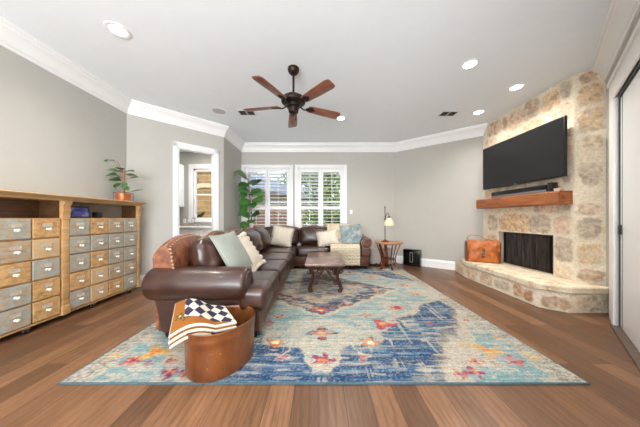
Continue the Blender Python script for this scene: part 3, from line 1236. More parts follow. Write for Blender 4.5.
# navy field with lighter worn streaks
lay(sm(streak - .52, .12), BLUE, .75)
lay(sm(streak - .70, .06) * sm(blot - .42, .1), TEAL, .8)
lay(sm(streakv - .72, .06) * sm(blot - .52, .08), CREAM, .65)
# teal medallion ground
lob = 0.035 * np.cos(np.arctan2(ay, ax) * 14)
dm = ax / 2.05 + ay / 1.70 + lob
lay(sm(1.05 - dm, .03), CREAM, .9)
tealm = sm(0.98 - dm, .03)
lay(tealm, TEAL, .92)
lay(tealm * sm(streak - .5, .1), L3(130, 156, 154), .8)
lay(tealm * sm(fnoise(XX * 7, YY * 16, 120) - .57, .05), CREAM, .8)
# cream pendants around the axes
for (px, py, rx, ry) in ((0, 1.36, .36, .30), (0, 1.68, .16, .22), (.36, 1.45, .22, .13), (1.62, 0, .26, .36)):
    e = np.sqrt(((ax - px) / rx) ** 2 + ((ay - py) / ry) ** 2) + .05 * np.cos(np.arctan2(ay - py, ax - px) * 7)
    lay(sm(1 - e, .08), CREAM, .9)
    lay(sm(.7 - e, .08) * sm(streak - .45, .1), L3(128, 152, 150), .7)
# inner diamond: pale outline, dark worn centre
di = ax / 1.20 + ay / .97 + .02 * np.cos(ax * 24)
lay(sm(1.06 - di, .02), CREAM)
lay(sm(.98 - di, .02), DARK, .85)
lay(sm(.98 - di, .02) * sm(streak - .52, .06), L3(96, 120, 138), .8)
lay(sm(.98 - di, .02) * sm(fnoise(XX * 12, YY * 20, 124) - .56, .05), CREAM, .75)
lay(sm(.98 - di, .02) * sm(fnoise(XX * 9 + 30, YY * 14, 126) - .60, .04), L3(186, 140, 96), .8)
lay(sm(.97 - di, .03) * sm(di - .66, .08) * sm(fnoise(XX * 10 + 4, YY * 16, 129) - .44, .08), DARK, .7)
lay(sm(.62 - di, .04), TAUPE, .35)
lay(sm(.62 - di, .04) * sm(fnoise(XX * 12 + 9, YY * 20, 127) - .55, .05), CREAM, .75)
# corners
dc = .428 * ax + .318 * ay - 1 + .022 * np.cos(ax * 17 + ay * 4) + .012 * np.cos(ax * 41)
lay(sm(dc + .05, .04), TAUPE, .75)
lay(sm(dc + .015, .02), CREAM, .95)
lay(sm(dc - .085, .02), TEAL, .95)
lay(sm(dc - .085, .02) * sm(streak - .52, .08), L3(128, 155, 153), .8)
lay(sm(dc - .085, .02) * sm(fnoise(XX * 8 + 3, YY * 18, 130) - .57, .04), CREAM, .85)
# side bands
eb = np.maximum(0, ax - 1.50) / .33
lay(sm(eb + .5 * blot - .75, .12), CREAM, .8)
lay(sm(eb + .5 * blot - .8, .12) * sm(fine - .55, .08), TAUPE, .8)


def flower(px, py, r, petal, core, n=5, ring=None):
    for sx in (1, -1):
        for sy in (1, -1):
            ex, ey = (dx0 - px * sx) * 1.08, (dy0 - py * sy) * 1.08
            rr = np.sqrt(ex ** 2 + (ey * 1.15) ** 2)
            th = np.arctan2(ey, ex)
            sh = r * (.72 + .28 * np.cos(n * th))
            if ring is not None:
                lay(sm(sh * 1.25 - rr, .02), ring, .85)
            lay(sm(sh - rr, .015) * sm(streak - .22, .08), petal, .95)
            lay(sm(r * .34 - rr, .015), core, .95)
            if px == 0:
                break_x = True


flower(0, 1.35, .135, CORAL, YEL, 4, DARK)
flower(0, 1.77, .11, MAG, ORG_, 5, CREAM)
flower(0.43, 1.52, .10, ORG_, L3(240, 220, 170), 5, DARK)
flower(0.33, 1.73, .065, MAG, CORAL, 3, CREAM)
flower(0.97, 0.73, .135, ORG_, MAG, 6, CREAM)
flower(0.66, 1.16, .135, CORAL, YEL, 3, MAG)
flower(0.51, 0.95, .085, MAG, YEL, 4, CREAM)
flower(0, 0.80, .12, CORAL, YEL, 4, DARK)
flower(0.3, 0.63, .08, L3(160, 90, 80), DARK, 4)
flower(1.42, 1.66, .14, YEL, ORG_, 3)
flower(1.36, 1.81, .05, MAG, MAG, 3)
flower(1.52, 1.78, .085, CORAL, MAG, 5)
flower(1.12, 1.91, .09, MAG, ORG_, 4)
flower(1, 1.93, .06, CORAL, MAG, 4)
flower(1.22, 1.78, .075, ORG_, MAG, 4)
flower(1.3, 1.53, .07, YEL, CREAM, 5)
flower(1.64, 1.45, .06, YEL, CREAM, 3)
flower(1.72, 1.73, .07, YEL, CREAM, 3)
flower(1.42, 0.22, .09, CORAL, YEL, 5, CREAM)
flower(1.18, 1.15, .05, CORAL, MAG, 4)
flower(1.6, 1.08, .05, MAG, CORAL, 4)
# tendrils
for px, py, rr0 in ((.43, 1.52, .17), (.2, 1.51, .12), (.97, .73, .2), (.66, 1.16, .2), (1.42, 1.66, .2)):
    q = np.sqrt((ax - px) ** 2 + (ay - py) ** 2)
    th = np.arctan2(ay - py, ax - px)
    lay(sm(.012 - np.abs(q - rr0 * (1 + .22 * np.cos(3 * th))), .012) * sm(np.cos(2 * th + 1), .4), CREAM, .9)
# overall wear
spk = vnoise(XX * 120, YY * 120, 150)
lay(sm(spk - .66, .1), L3(170, 164, 152), .30)
lay(sm(.32 - spk, .1), L3(70, 84, 100), .32)
lay(sm(fnoise(XX * 4, YY * 30, 152) - .62, .06), L3(156, 154, 146), .5)
lay(sm(streak - .83, .05), CREAM, .6)
lay(sm(fnoise(XX * 5, YY * 26, 140) - .70, .05), CREAM, .7)
lay(sm(.05 - fine, .06), DARK, .25)
edge = np.minimum(np.minimum(XX - RX0, RX1 - XX), np.minimum(YY - RY0, RY1 - YY))
lay(sm(.009 - edge, .004), L3(72, 98, 108), 1)
col = col * (1 + .20 * (np.random.RandomState(5).rand(*XX.shape)[..., None] - .5) * 2)
col = col * (1 + .16 * (np.random.RandomState(6).rand(1, XX.shape[1])[..., None] - .5) * 2)
col = np.clip(col, 0, 1)
zt_ = .012 + 0 * XX
b = B()
verts = [[b.bm.verts.new((gx[i], gy[j], .012)) for j in range(ny + 1)] for i in range(nx + 1)]
for i in range(nx):
    for j in range(ny):
        b.bm.faces.new((verts[i][j], verts[i + 1][j], verts[i + 1][j + 1], verts[i][j + 1]))
cols = np.concatenate([col, np.ones(XX.shape + (1,))], axis=2).reshape(-1, 4).tolist()
ringi = [(i, 0) for i in range(nx)] + [(nx, j) for j in range(ny)] + [(i, ny) for i in range(nx, 0, -1)] + [(0, j) for j in range(ny, 0, -1)]
low = [b.bm.verts.new((gx[i], gy[j], 0.0015)) for i, j in ringi]
cols += [[*L3(66, 90, 100), 1.0]] * len(low)
for k in range(len(ringi)):
    i, j = ringi[k]
    i2, j2 = ringi[(k + 1) % len(ringi)]
    b.bm.faces.new((low[k], low[(k + 1) % len(low)], verts[i2][j2], verts[i][j]))
rug = obj('area_rug', b, M['rug'], smooth=0, cols=cols)
tag(rug, 'large worn blue, teal and cream medallion rug on the wood floor', 'rug')

# ================================================================== APOTHECARY CABINET (left wall)
cab = thing('apothecary_cabinet', 'long pine apothecary cabinet of worn grey-blue and bare drawers along the left wall', 'cabinet', (-3.0, 2.5, 0))
XB, XFc = -3.115, -2.87
ZB, ZT = 0.065, 1.355
units = ((1.47, 2.46), (2.54, 3.49))
b = B()
b.box(XB, XB + .012, 1.38, 3.545, ZB, ZT)
b.box(XB, XFc - .005, 1.42, 3.52, ZB, ZB + .022)
b.box(XB, XFc - .01, 1.42, 3.52, 1.128, 1.15)
for y0, y1 in ((1.44, 1.465), (2.465, 2.54), (3.492, 3.52)):
    b.box(XB, XFc - .002, y0, y1, ZB, ZT)
for y0, y1 in units:
    for c in range(1, 4):
        yy = y0 + (y1 - y0) * c / 4
        b.box(XB, XFc - .008, yy - .006, yy + .006, ZB, 1.13)
    for r_ in range(1, 5):
        zz = 0.09 + 1.06 * r_ / 5
        b.box(XB + .012, XFc - .008, y0, y1, zz - .005, zz + .005)
obj('carcass', b, M['pine'], cab, smooth=0)
obj('back_panel', B().box(XB + .013, XB + .018, 1.46, 2.47, 1.15, ZT), M['dark_wood'], cab, smooth=0)
obj('back_panel', B().box(XB + .013, XB + .018, 2.54, 3.49, 1.15, ZT), plain('grey_back_board', rgb(150, 142, 130), 0.7), cab, smooth=0)
obj('niche_lining', B().box(XB + .012, XFc - .012, 2.458, 2.4645, 1.15, ZT - .013), M['dark_wood'], cab, smooth=0)
obj('niche_lining', B().box(XB + .012, XFc - .012, 3.485, 3.4915, 1.15, ZT - .013), M['dark_wood'], cab, smooth=0)
# cornice top
prof = [(XB, ZT - .012), (-2.86, ZT - .012), (-2.85, ZT + .0), (-2.815, ZT + .012), (-2.80, ZT + .022), (-2.775, ZT + .026), (-2.765, ZT + .036), (-2.775, ZT + .045), (XB, ZT + .045)]
obj('cornice_top', B().loft([[(x, y, z) for x, z in prof] for y in (1.30, 3.56)], True), M['pine_top'], cab, smooth=25)
for y0, y1 in ((1.385, 1.465), (2.462, 2.545), (3.490, 3.540)):
    b = B().box(XFc - .004, XFc + .018, y0 + .006, y1 - .006, ZB, 1.16, .004)
    b.box(XFc - .004, XFc + .026, y0, y1, ZB, .17, .005)
    b.box(XFc - .004, XFc + .024, y0, y1, 1.135, 1.16, .004)
    pl = obj('pilaster', b, M['pine'], cab)
    # scrolled corbel under the cornice
    pr = [(XFc - .004, 1.16), (XFc + .022, 1.16), (XFc + .026, 1.20), (XFc + .034, 1.225), (XFc + .034, 1.25), (XFc + .026, 1.26), (XFc + .032, 1.29), (XFc + .05, 1.325), (XFc + .054, ZT - .012), (XFc - .004, ZT - .012)]
    obj('corbel', B().loft([[(x, y, z) for x, z in pr] for y in (y0 + .004, y1 - .004)], True), M['pine'], pl, smooth=0)
pat = {  # left unit then right unit, column by column, top row first
    0: ['pbpbp', 'bpbpb', 'bwpbb', 'ptbpp'],
    1: ['bbbpb', 'pbptt', 'wbbwp', 'bbbwb']}
mk = {'b': 'drawer_blue', 'w': 'drawer_blue_worn', 'p': 'drawer_pine', 't': 'drawer_tan'}
for ui, (y0, y1) in enumerate(units):
    cwid = (y1 - y0) / 4
    for c in range(4):
        for r_ in range(5):
            ya_, yb_ = y0 + cwid * c + .007, y0 + cwid * (c + 1) - .007
            z1 = 1.15 - .212 * r_ - .008
            z0 = z1 - .196
            yc = (ya_ + yb_) / 2 + rnd.uniform(-.004, .004)
            xo = rnd.uniform(-.003, .004)
            db = B().box(XFc - .16, XFc + .012 + xo, ya_, yb_, z0, z1, .004, 1)
            dr = obj('drawer', db, M[mk[pat[ui][c][r_]]], cab, smooth=30)
            xf = XFc + .012 + xo
            zc = (z0 + z1) / 2
            h = B()
            for a0, a1, e0, e1 in ((-.042, .042, .045, .052), (-.042, .042, .016, .021), (-.042, -.036, .016, .052), (.036, .042, .016, .052)):
                h.box(xf, xf + .005, yc + a0, yc + a1, zc + e0, zc + e1)
            h.box(xf, xf + .002, yc - .037, yc + .037, zc + .02, zc + .046)
            obj('label_holder', h, M['nickel'], dr, smooth=0)
            k = B()
            mrot = Matrix.Translation((xf, yc, zc - .012)) @ Matrix.Rotation(R(90), 4, 'Y')
            k.lathe([(.0, .0), (.014, .001), (.008, .008), (.007, .018), (.016, .026), (.017, .032), (.010, .038), (.001, .039)], (0, 0, 0), 12, m=mrot)
            obj('knob', k, M['knob'], dr)
for y in (1.6, 2.2, 2.85, 3.4):
    wb_ = obj('caster', B().tube([(-2.91, y - .012, .026), (-2.91, y + .012, .026)], .026, 14), M['black'], cab)
    obj('fork', B().box(-2.935, -2.885, y - .02, y + .02, .045, .066, .004).box(-2.918, -2.902, y - .02, y - .014, .02, .05).box(-2.918, -2.902, y + .014, y + .02, .02, .05), M['steel'], wb_)
    obj('caster', B().tube([(-3.06, y - .012, .026), (-3.06, y + .012, .026)], .026, 14), M['black'], cab)

# things in the open shelf
mm = Matrix.Translation((-2.93, 2.70, 1.1505)) @ Matrix.Rotation(R(-20), 4, 'Z') @ Matrix.Rotation(R(-22), 4, 'Y')
t = thing('photo_frame', 'small digital photo frame with a blue picture leaning in the cabinet shelf', 'photo frame', (-2.93, 2.7, 1.1505))
obj('frame', B(mm).box(-.018, 0, -.12, .12, .006, .15, .003), M['black'], t)
obj('picture', B(mm).box(0, .002, -.108, .108, .018, .138), M['picture'], t, smooth=0)
obj('stand', B().box(-3.06, -2.93, 2.72, 2.74, 1.1505, 1.158), M['black'], t)
t = thing('small_speaker', 'little black cube speaker in the cabinet shelf right of the photo frame', 'speaker', (-2.93, 2.95, 1.1505))
obj('case', B().box(-2.98, -2.90, 2.91, 2.97, 1.1505, 1.225, .006), M['black'], t)
obj('grille', B().box(-2.90, -2.897, 2.918, 2.962, 1.16, 1.215, .001), plain('charcoal_mesh', rgb(48, 48, 50), 0.8, nscale=120), t)


# ================================================================== PLANTS
def leaf(b, base, direction, up, L, W, curl=.15, fold=.12):
    d = Vector(direction).normalized()
    u = Vector(up)
    s = d.cross(u)
    if s.length < 1e-3:
        s = d.cross(Vector((1, 0, 0)))
    s.normalize()
    u = s.cross(d).normalized()
    rows = []
    for i in range(8):
        t = i / 7
        wd = W * (math.sin(PI * min(1, t ** .8)) ** .75) * .5 if 0 < t < 1 else 0.0015
        c = Vector(base) + d * L * t - u * curl * L * t * t
        rows.append([c - s * wd + u * fold * wd, c - s * wd * .5 + u * fold * .25 * wd, c, c + s * wd * .5 + u * fold * .25 * wd, c + s * wd + u * fold * wd])
    vs = [[b.v(p) for p in r_] for r_ in rows]
    for i in range(7):
        for j in range(4):
            b.f([vs[i][j], vs[i + 1][j], vs[i + 1][j + 1], vs[i][j + 1]])


# plant on the cabinet
pz = 1.40
px_, py_ = -2.88, 3.27
t = thing('potted_plant', 'small leafy plant in a copper pot on top of the pine cabinet', 'plant', (px_, py_, pz))
pot = obj('pot', B().lathe([(.0, .0), (.078, .0), (.082, .02), (.09, .10), (.096, .104), (.096, .112), (.086, .112), (.08, .09), (.0, .088)], (px_, py_, pz), 28), M['copper_pot'], t)
obj('soil', B().lathe([(0, .086), (.081, .089), (0, .094)], (px_, py_, pz), 20), M['soil'], t)
hr = B()
hr.tube([(px_ + .11 * math.cos(a), py_ + .11 * math.sin(a), pz + .118) for a in [2 * PI * i / 24 for i in range(25)]], .003, 6)
for q in range(4):
    a = PI / 4 + q * PI / 2
    hr.tube([(px_ + .11 * math.cos(a), py_ + .11 * math.sin(a), pz + .118), (px_ + .11 * math.cos(a), py_ + .11 * math.sin(a), pz + .003), (px_ + .08 * math.cos(a), py_ + .08 * math.sin(a), pz + .003)], .003, 6)
obj('wire_stand', hr, M['iron'], t)
stm = B()
stm.tube([(px_, py_, pz + .09), (px_ + .012, py_, pz + .22), (px_ + .004, py_, pz + .36), (px_ + .012, py_, pz + .45)], .013, 8)
LW = 1.45
lf = B()
specs = [((-.10, .0, .40), (-.6, -.3, -.15), .15, .10), ((.0, -.02, .43), (-.8, .0, .1), .14, .09), ((.03, 0, .44), (.8, -.2, .0), .16, .09),
         ((.02, .02, .40), (.8, .3, -.1), .15, .07), ((-.03, 0, .34), (-.8, -.4, -.2), .15, .10), ((-.02, 0, .31), (-.5, -.8, -.1), .16, .11),
         ((-.02, -.03, .36), (-.3, -.8, .1), .12, .08), ((.02, 0, .28), (.4, -.5, -.7), .14, .05), ((-.07, -.02, .22), (-.5, 0, -.7), .13, .06),
         ((.03, 0, .22), (.7, -.4, -.6), .12, .05), ((-.02, -.03, .26), (-.2, -.6, -.5), .12, .06), ((.06, .03, .34), (.7, .2, .2), .14, .05), ((-.2, -.05, .60), (-.9, .1, -.1), .17, .05),
         ((-.12, -.03, .585), (-.8, 0, .2), .08, .05), ((-.03, 0, .46), (.2, -.7, .2), .10, .08), ((.08, 0, .13), (.9, .2, .3), .2, .04), ((-.08, 0, .45), (-.7, -.5, .0), .15, .09)]
for bp, dr_, L_, W_ in specs:
    q0 = Vector((px_ + bp[0], py_ + bp[1], pz + bp[2]))
    leaf(lf, q0, dr_, (0.2, -.5, 1), L_ * .95, W_ * LW, .10)
    stm.tube([(px_ + .006, py_, pz + min(bp[2], .42) - .03), (px_ + bp[0] * .6, py_ + bp[1] * .6, pz + bp[2] - .004), tuple(q0)], .0035, 5)
for v_ in lf.bm.verts:
    v_.co.x = max(v_.co.x, -3.10)
obj('stem', stm, M['stem'], t)
obj('foliage', lf, M['leaf'], t, smooth=60)

# fiddle-leaf fig in the corner behind the sofa
fx_, fy_ = -1.74, 5.48
t = thing('fiddle_leaf_fig', 'tall fiddle leaf fig with big green leaves in front of the left shutters', 'plant', (fx_, fy_, 0))
obj('pot', B().lathe([(0, 0), (.12, 0), (.135, .03), (.165, .30), (.172, .31), (.172, .33), (.155, .33), (.15, .29), (0, .285)], (fx_, fy_, 0), 28), plain('grey_glazed_pot', rgb(150, 148, 142), 0.4), t)
obj('soil', B().lathe([(0, .28), (.15, .286), (0, .30)], (fx_, fy_, 0), 20), M['soil'], t)
stm = B()
stm.tube([(fx_, fy_, .28), (fx_ + .03, fy_, .7), (fx_ - .01, fy_, 1.1), (fx_ + .05, fy_, 1.5), (fx_ + .01, fy_, 1.9), (fx_ - .02, fy_, 2.12)], .014, 8)
stm.tube([(fx_ - .01, fy_, 1.1), (fx_ + .10, fy_ - .05, 1.35), (fx_ + .18, fy_ - .05, 1.6)], .008, 6)
lf = B()
specs = [(-.03, -.02, 2.14, -.4, -.7, .3, .32, .26), (.02, -.03, 2.05, .7, -.6, -.2, .30, .22), (.0, -.02, 1.98, -.7, -.5, -.2, .26, .2), (.1, -.05, 1.95, .9, -.4, .5, .3, .14),
         (.03, -.03, 1.82, -.5, -.8, .0, .30, .26), (.10, -.05, 1.84, .85, -.5, -.35, .34, .22), (-.02, 0, 1.75, -.9, -.4, -.3, .26, .2), (.15, -.05, 1.62, .8, -.6, -.2, .3, .26),
         (.02, -.03, 1.60, -.6, -.7, -.4, .28, .22), (.0, 0, 1.50, -.9, -.3, -.5, .26, .2), (.08, -.03, 1.52, .4, -.8, -.4, .26, .2), (-.02, -.03, 1.38, -.7, -.5, -.6, .26, .16),
         (.06, -.04, 1.22, -.7, -.7, .1, .24, .2), (.10, -.05, 1.24, .8, -.5, .1, .24, .2), (.07, -.04, 1.10, .3, -.9, -.2, .22, .18), (.0, 0, 1.02, -.6, -.6, -.3, .24, .2), (.1, 0, 1.70, .3, -.8, .3, .26, .2)]
for x, y, z, a, c, e, L_, W_ in specs:
    leaf(lf, (fx_ + x, fy_ + y, z), (a, c, e), (.15, -.75, .65), L_ * 1.05, W_ * 1.2, .12, .1)
for v_ in lf.bm.verts:
    v_.co.x = -1.985 + max(0, v_.co.x + 1.985) if v_.co.x > -1.94 else -1.985 + .04 * math.exp((v_.co.x + 1.94) * 5)
    v_.co.y = min(v_.co.y, 5.64)
obj('stem', stm, M['stem'], t)
obj('foliage', lf, M['leaf_fig'], t, smooth=60)

# ================================================================== SECTIONAL SOFA
sofa = thing('sectional_sofa', 'large L-shaped dark brown leather sectional with rolled arms and scalloped nailhead back', 'sofa', (-.9, 3.6, 0))
# base frames
b = B().box(-1.51, -.56, 2.08, 5.60, .085, .30, .012)
obj('base', b, M['leather_base'], sofa)
b = B().box(-.57, 1.10, 4.90, 5.60, .085, .30, .012)
obj('base', b, M['leather_base'], sofa)
for x, y in ((-1.45, 2.14), (-.62, 2.14), (-1.45, 5.54), (-.62, 4.96), (1.04, 4.96), (1.04, 5.54), (.25, 4.96)):
    obj('foot', B().lathe([(0, .0135), (.024, .0135), (.032, .05), (.038, .09), (0, .09)], (x, y, 0), 12), M['outsole'], sofa)
ysm = [2.20, 2.78, 3.48, 4.18, 4.90]


def hump(y, knots, lo, hi):
    for a, c in zip(knots[:-1], knots[1:]):
        if a <= y <= c:
            t_ = (y - a) / (c - a)
            return lo + (hi - lo) * math.sin(PI * t_) ** .65
    return lo


kb = [2.08, 2.78, 3.48, 4.18, 4.88, 5.62]
rings = []
crest = []
for i in range(141):
    y = 2.085 + (5.60 - 2.085) * i / 140
    zt_ = hump(y, kb, .895, .975)
    # a rounded shoulder at the near end
    e = max(0, (2.30 - y) / .22)
    zt_ -= .025 * e * e
    rings.append([(-1.53, y, .10), (-1.555, y, .45), (-1.565, y, zt_ - .11), (-1.553, y, zt_ - .07), (-1.52, y, zt_ - .03), (-1.475, y, zt_), (-1.435, y, zt_ - .005), (-1.405, y, zt_ - .04), (-1.375, y, zt_ - .13), (-1.33, y, .50), (-1.31, y, .28), (-1.33, y, .10)])
    crest.append((-1.415, y, zt_ - .022))
bk1 = obj('back', B().loft(rings, True), M['leather_tan'], sofa, smooth=50)


def nails(pts, r=.0105, every=.036, nrm=(0.6, 0, 0.8)):
    b = B()
    acc = 0
    nv = Vector(nrm).normalized()
    q = nv.to_track_quat('Z', 'Y').to_matrix().to_4x4()
    last = Vector(pts[0])
    rem = 0
    for p in pts[1:]:
        p = Vector(p)
        L_ = (p - last).length
        while rem <= L_:
            c = last + (p - last) * (rem / max(L_, 1e-6))
            m_ = Matrix.Translation(c) @ q
            b.lathe([(r, 0), (r * .8, r * .5), (r * .3, r * .75), (.0005, r * .8)], (0, 0, 0), 6, m=m_)
            rem += every
        rem -= L_
        last = p
    return b


obj('nailhead_trim', nails(crest), M['nail'], bk1)
endl = [(-1.335 - .06 * t_, 2.083, .50 + .36 * t_) for t_ in [i / 20 for i in range(21)]]
obj('nailhead_trim', nails(endl, nrm=(.5, -.8, 0)), M['nail'], bk1)
kx = [-1.40, -.48, .24, 1.0]
rings = []
crest = []
for i in range(101):
    x = -1.62 + (1.02 + 1.62) * i / 100
    zt_ = hump(x, kx, .885, .955)
    e = max(0, (x - .82) / .2)
    zt_ -= .09 * e * e
    rings.append([(x, 5.66, .10), (x, 5.68, .45), (x, 5.685, zt_ - .07), (x, 5.66, zt_ - .01), (x, 5.62, zt_ + .005), (x, 5.56, zt_ - .005), (x, 5.52, zt_ - .04), (x, 5.48, zt_ - .12), (x, 5.44, .50), (x, 5.42, .28), (x, 5.44, .10)])
    crest.append((x, 5.535, zt_ - .02))
bk2 = obj('back', B().loft(rings, True), M['leather_tan'], sofa, smooth=50)
obj('nailhead_trim', nails([c for c in crest if c[0] > -1.38], nrm=(0, -.6, .8)), M['nail'], bk2)


# near arm: the roll runs along X
b = B()
cy, cz, r = 2.115, .530, .155
rings = []
for x, k in ((-1.592, .72), (-1.582, .90), (-1.55, 1.0), (-1.2, 1.0), (-.9, 1.0), (-.73, 1.0), (-.705, .97)):
    rings.append([(x, cy + r * k * math.cos(2 * PI * i / 28), cz + r * k * math.sin(2 * PI * i / 28)) for i in range(28)])
b.loft(rings, True)
ar = obj('arm', b, M['leather'], sofa, smooth=50)
b = B().loft([[(xa, 2.07, z), (-.66, 2.07, z), (-.66, 2.22, z), (xa, 2.22, z)] for xa, z in ((-1.46, .085), (-1.51, .30), (-1.565, .56))], True)
obj('arm_panel', b, M['leather'], ar)
b = B()
rings = []
for x, k in ((-.71, .99), (-.685, .97), (-.672, .88), (-.675, .80), (-.66, .72), (-.66, .3), (-.665, .05)):
    rings.append([(x, cy + r * k * math.cos(2 * PI * i / 28) * (1 + .02 * math.cos(8 * 2 * PI * i / 28)), cz + r * k * math.sin(2 * PI * i / 28)) for i in range(28)])
b.loft(rings, True)
b.puff(-.73, -.66, 2.05, 2.21, .12, .45, .025, (.006, 0, 0))
obj('scroll_front', b, M['leather'], ar, smooth=50)
# far right arm: the roll runs along Y
cxa, cza, ra = 1.045, .595, .135
b = B()
rings = []
for y, k in ((4.905, .97), (4.925, 1.0), (5.0, 1.0), (5.3, 1.0), (5.58, 1.0), (5.60, .9)):
    rings.append([(cxa + ra * k * math.cos(2 * PI * i / 28), y, cza + ra * k * math.sin(2 * PI * i / 28) + .05 * max(0, (y - 5.1))) for i in range(28)])
b.loft(rings, True)
ar2 = obj('arm', b, M['leather'], sofa, smooth=50)
obj('arm_panel', B().box(.93, 1.11, 4.915, 5.58, .085, .56, .02), M['leather_base'], ar2)
b = B()
rings = []
for y, k in ((4.905, .98), (4.88, .97), (4.868, .88), (4.872, .78), (4.86, .66), (4.86, .3), (4.865, .04)):
    rings.append([(cxa + ra * k * math.cos(2 * PI * i / 28), y, cza + ra * k * math.sin(2 * PI * i / 28)) for i in range(28)])
b.loft(rings, True)
b.puff(.93, 1.13, 4.872, 4.93, .31, .51, .025, (0, .006, 0))
obj('scroll_front', b, M['leather_base'], ar2, smooth=50)
obj('nailhead_trim', nails([(cxa + .115 * math.cos(2 * PI * i / 40), 4.866, cza + .115 * math.sin(2 * PI * i / 40)) for i in range(41)], nrm=(0, -1, 0)), M['nail'], ar2)
# seat cushions
seats = [(-1.40, -.495, 2.23, 2.775), (-1.40, -.495, 2.785, 3.475), (-1.40, -.495, 3.485, 4.175), (-1.40, -.495, 4.185, 4.885), (-1.40, -.49, 4.895, 5.46),
         (-.48, .235, 4.865, 5.46), (.245, .925, 4.865, 5.46)]
for i, (x0, x1, y0, y1) in enumerate(seats):
    obj('seat_cushion', B().puff(x0, x1, y0, y1, .295, .50, .055, (.010, .004, .022), .006, None, i * 3.1), M['leather'], sofa, smooth=60)
obj('seat_cushion', B().puff(-.74, -.487, 2.02, 2.36, .292, .498, .05, (.010, .004, .016), .005, None, 40), M['leather'], sofa, smooth=60)
# piping band with nails along the base
nb = nails([(-.553, 2.12 + i * .03, .115) for i in range(92)], .006, .05, (1, 0, 0))
obj('nailhead_trim', nb, M['nail'], sofa)
# back cushions
for i, (y0, y1) in enumerate(((2.24, 2.80), (2.84, 3.46), (3.50, 4.16), (4.20, 4.86))):
    m_ = Matrix.Translation((-1.20, (y0 + y1) / 2, .69)) @ Matrix.Rotation(R(-14), 4, 'Y')
    obj('back_cushion', B().puff(-.12, .12, -(y1 - y0) / 2, (y1 - y0) / 2, -.20, .235, .10, (.075, .02, .02), .016, m_, i * 5.7), M['leather'], sofa, smooth=60)
for i, (x0, x1) in enumerate(((-1.36, -.50), (-.47, .225), (.25, .92))):
    m_ = Matrix.Translation(((x0 + x1) / 2, 5.36, .705)) @ Matrix.Rotation(R(-12), 4, 'X')
    obj('back_cushion', B().puff(-(x1 - x0) / 2, (x1 - x0) / 2, -.11, .11, -.20, .225, .09, (.015, .05, .02), .012, m_, 30 + i * 5.7), M['leather'], sofa, smooth=60)


# ================================================================== THROW PILLOWS
def pillow(name, label, mat, pos, normal, roll, wd, ht, th, trim=None, trimmat=None):
    n = Vector(normal).normalized()
    s = Vector((0, 0, 1)).cross(n)
    s.normalize()
    u = n.cross(s)
    s2 = s * math.cos(roll) + u * math.sin(roll)
    u2 = n.cross(s2)
    m_ = Matrix((s2, u2, n)).transposed().to_4x4()
    m_.translation = Vector(pos)
    b = B(m_)
    k = 22
    front, back = [], []

    def pt(i, j, sg):
        u_, v_ = -1 + 2 * i / k, -1 + 2 * j / k
        uu, vv = math.copysign(1 - (1 - abs(u_)) ** 1.5, u_), math.copysign(1 - (1 - abs(v_)) ** 1.5, v_)
        x = wd / 2 * uu * (1 - .07 * (1 - vv * vv))
        y = ht / 2 * vv * (1 - .07 * (1 - uu * uu))
        z = sg * th / 2 * max(0, (1 - abs(uu) ** 2.6) * (1 - abs(vv) ** 2.6)) ** .62
        z += .006 * mnoise.noise((x * 9 + pos[0], y * 9 + pos[1], sg)) * (1 - max(abs(uu), abs(vv)))
        return (x, y, z)
    F = [[b.v(pt(i, j, 1)) for j in range(k + 1)] for i in range(k + 1)]
    G = [[F[i][j] if i in (0, k) or j in (0, k) else b.v(pt(i, j, -1)) for j in range(k + 1)] for i in range(k + 1)]
    for i in range(k):
        for j in range(k):
            b.f([F[i][j], F[i + 1][j], F[i + 1][j + 1], F[i][j + 1]])
            b.f([G[i][j], G[i][j + 1], G[i + 1][j + 1], G[i + 1][j]])
    t = thing(name, label, 'pillow', pos, 'throw pillows on the sectional sofa')
    obj('cover', b, mat, t, smooth=70)
    if trim:
        per = [(x, -1) for x in np.linspace(-1, 1, trim[1], endpoint=False)] + [(1, y) for y in np.linspace(-1, 1, trim[1], endpoint=False)] + \
              [(x, 1) for x in np.linspace(1, -1, trim[1], endpoint=False)] + [(-1, y) for y in np.linspace(1, -1, trim[1], endpoint=False)]
        if trim[0] == 'pompom':
            tb = B(m_)
            for x, y in per:
                c = Vector((wd / 2 * x * (1 - .07 * (1 - y * y)), ht / 2 * y * (1 - .07 * (1 - x * x)), 0))
                rr = trim[2] * rnd.uniform(.85, 1.1)
                tb.lathe([(rr * math.sin(PI * q / 6) + .0004, -rr * math.cos(PI * q / 6)) for q in range(7)], tuple(c), 8)
            obj('pompom_trim', tb, trimmat or mat, t, smooth=60)
        elif trim[0] == 'fringe':
            tb = B(m_)
            for x, y in per:
                c = Vector((wd / 2 * x * (1 - .07 * (1 - y * y)), ht / 2 * y * (1 - .07 * (1 - x * x)), 0))
                d_ = Vector((x if abs(x) == 1 else 0, y if abs(y) == 1 else 0, 0)).normalized()
                d_ = (d_ + Vector((rnd.uniform(-.4, .4), rnd.uniform(-.4, .4), rnd.uniform(-.3, .3)))).normalized()
                tb.tube([c - d_ * .006, c + d_ * trim[2] * .6, c + d_ * trim[2] + Vector((0, 0, rnd.uniform(-.01, .01)))], .005, 5, 1.0, [.004, .007, .005])
            obj('fringe', tb, trimmat or mat, t, smooth=60)
        else:
            tb = B(m_)
            kk = 60
            pts = []
            for q in range(kk + 1):
                a = q / kk * 4
                sd = int(a) % 4
                f_ = -1 + 2 * (a - int(a))
                x, y = ((f_, -1), (1, f_), (-f_, 1), (-1, -f_))[sd]
                pts.append((wd / 2 * x * (1 - .07 * (1 - y * y)), ht / 2 * y * (1 - .07 * (1 - x * x)), 0))
            tb.tube(pts, .006, 6)
            obj('piping', tb, trimmat or mat, t, smooth=60)
    return t


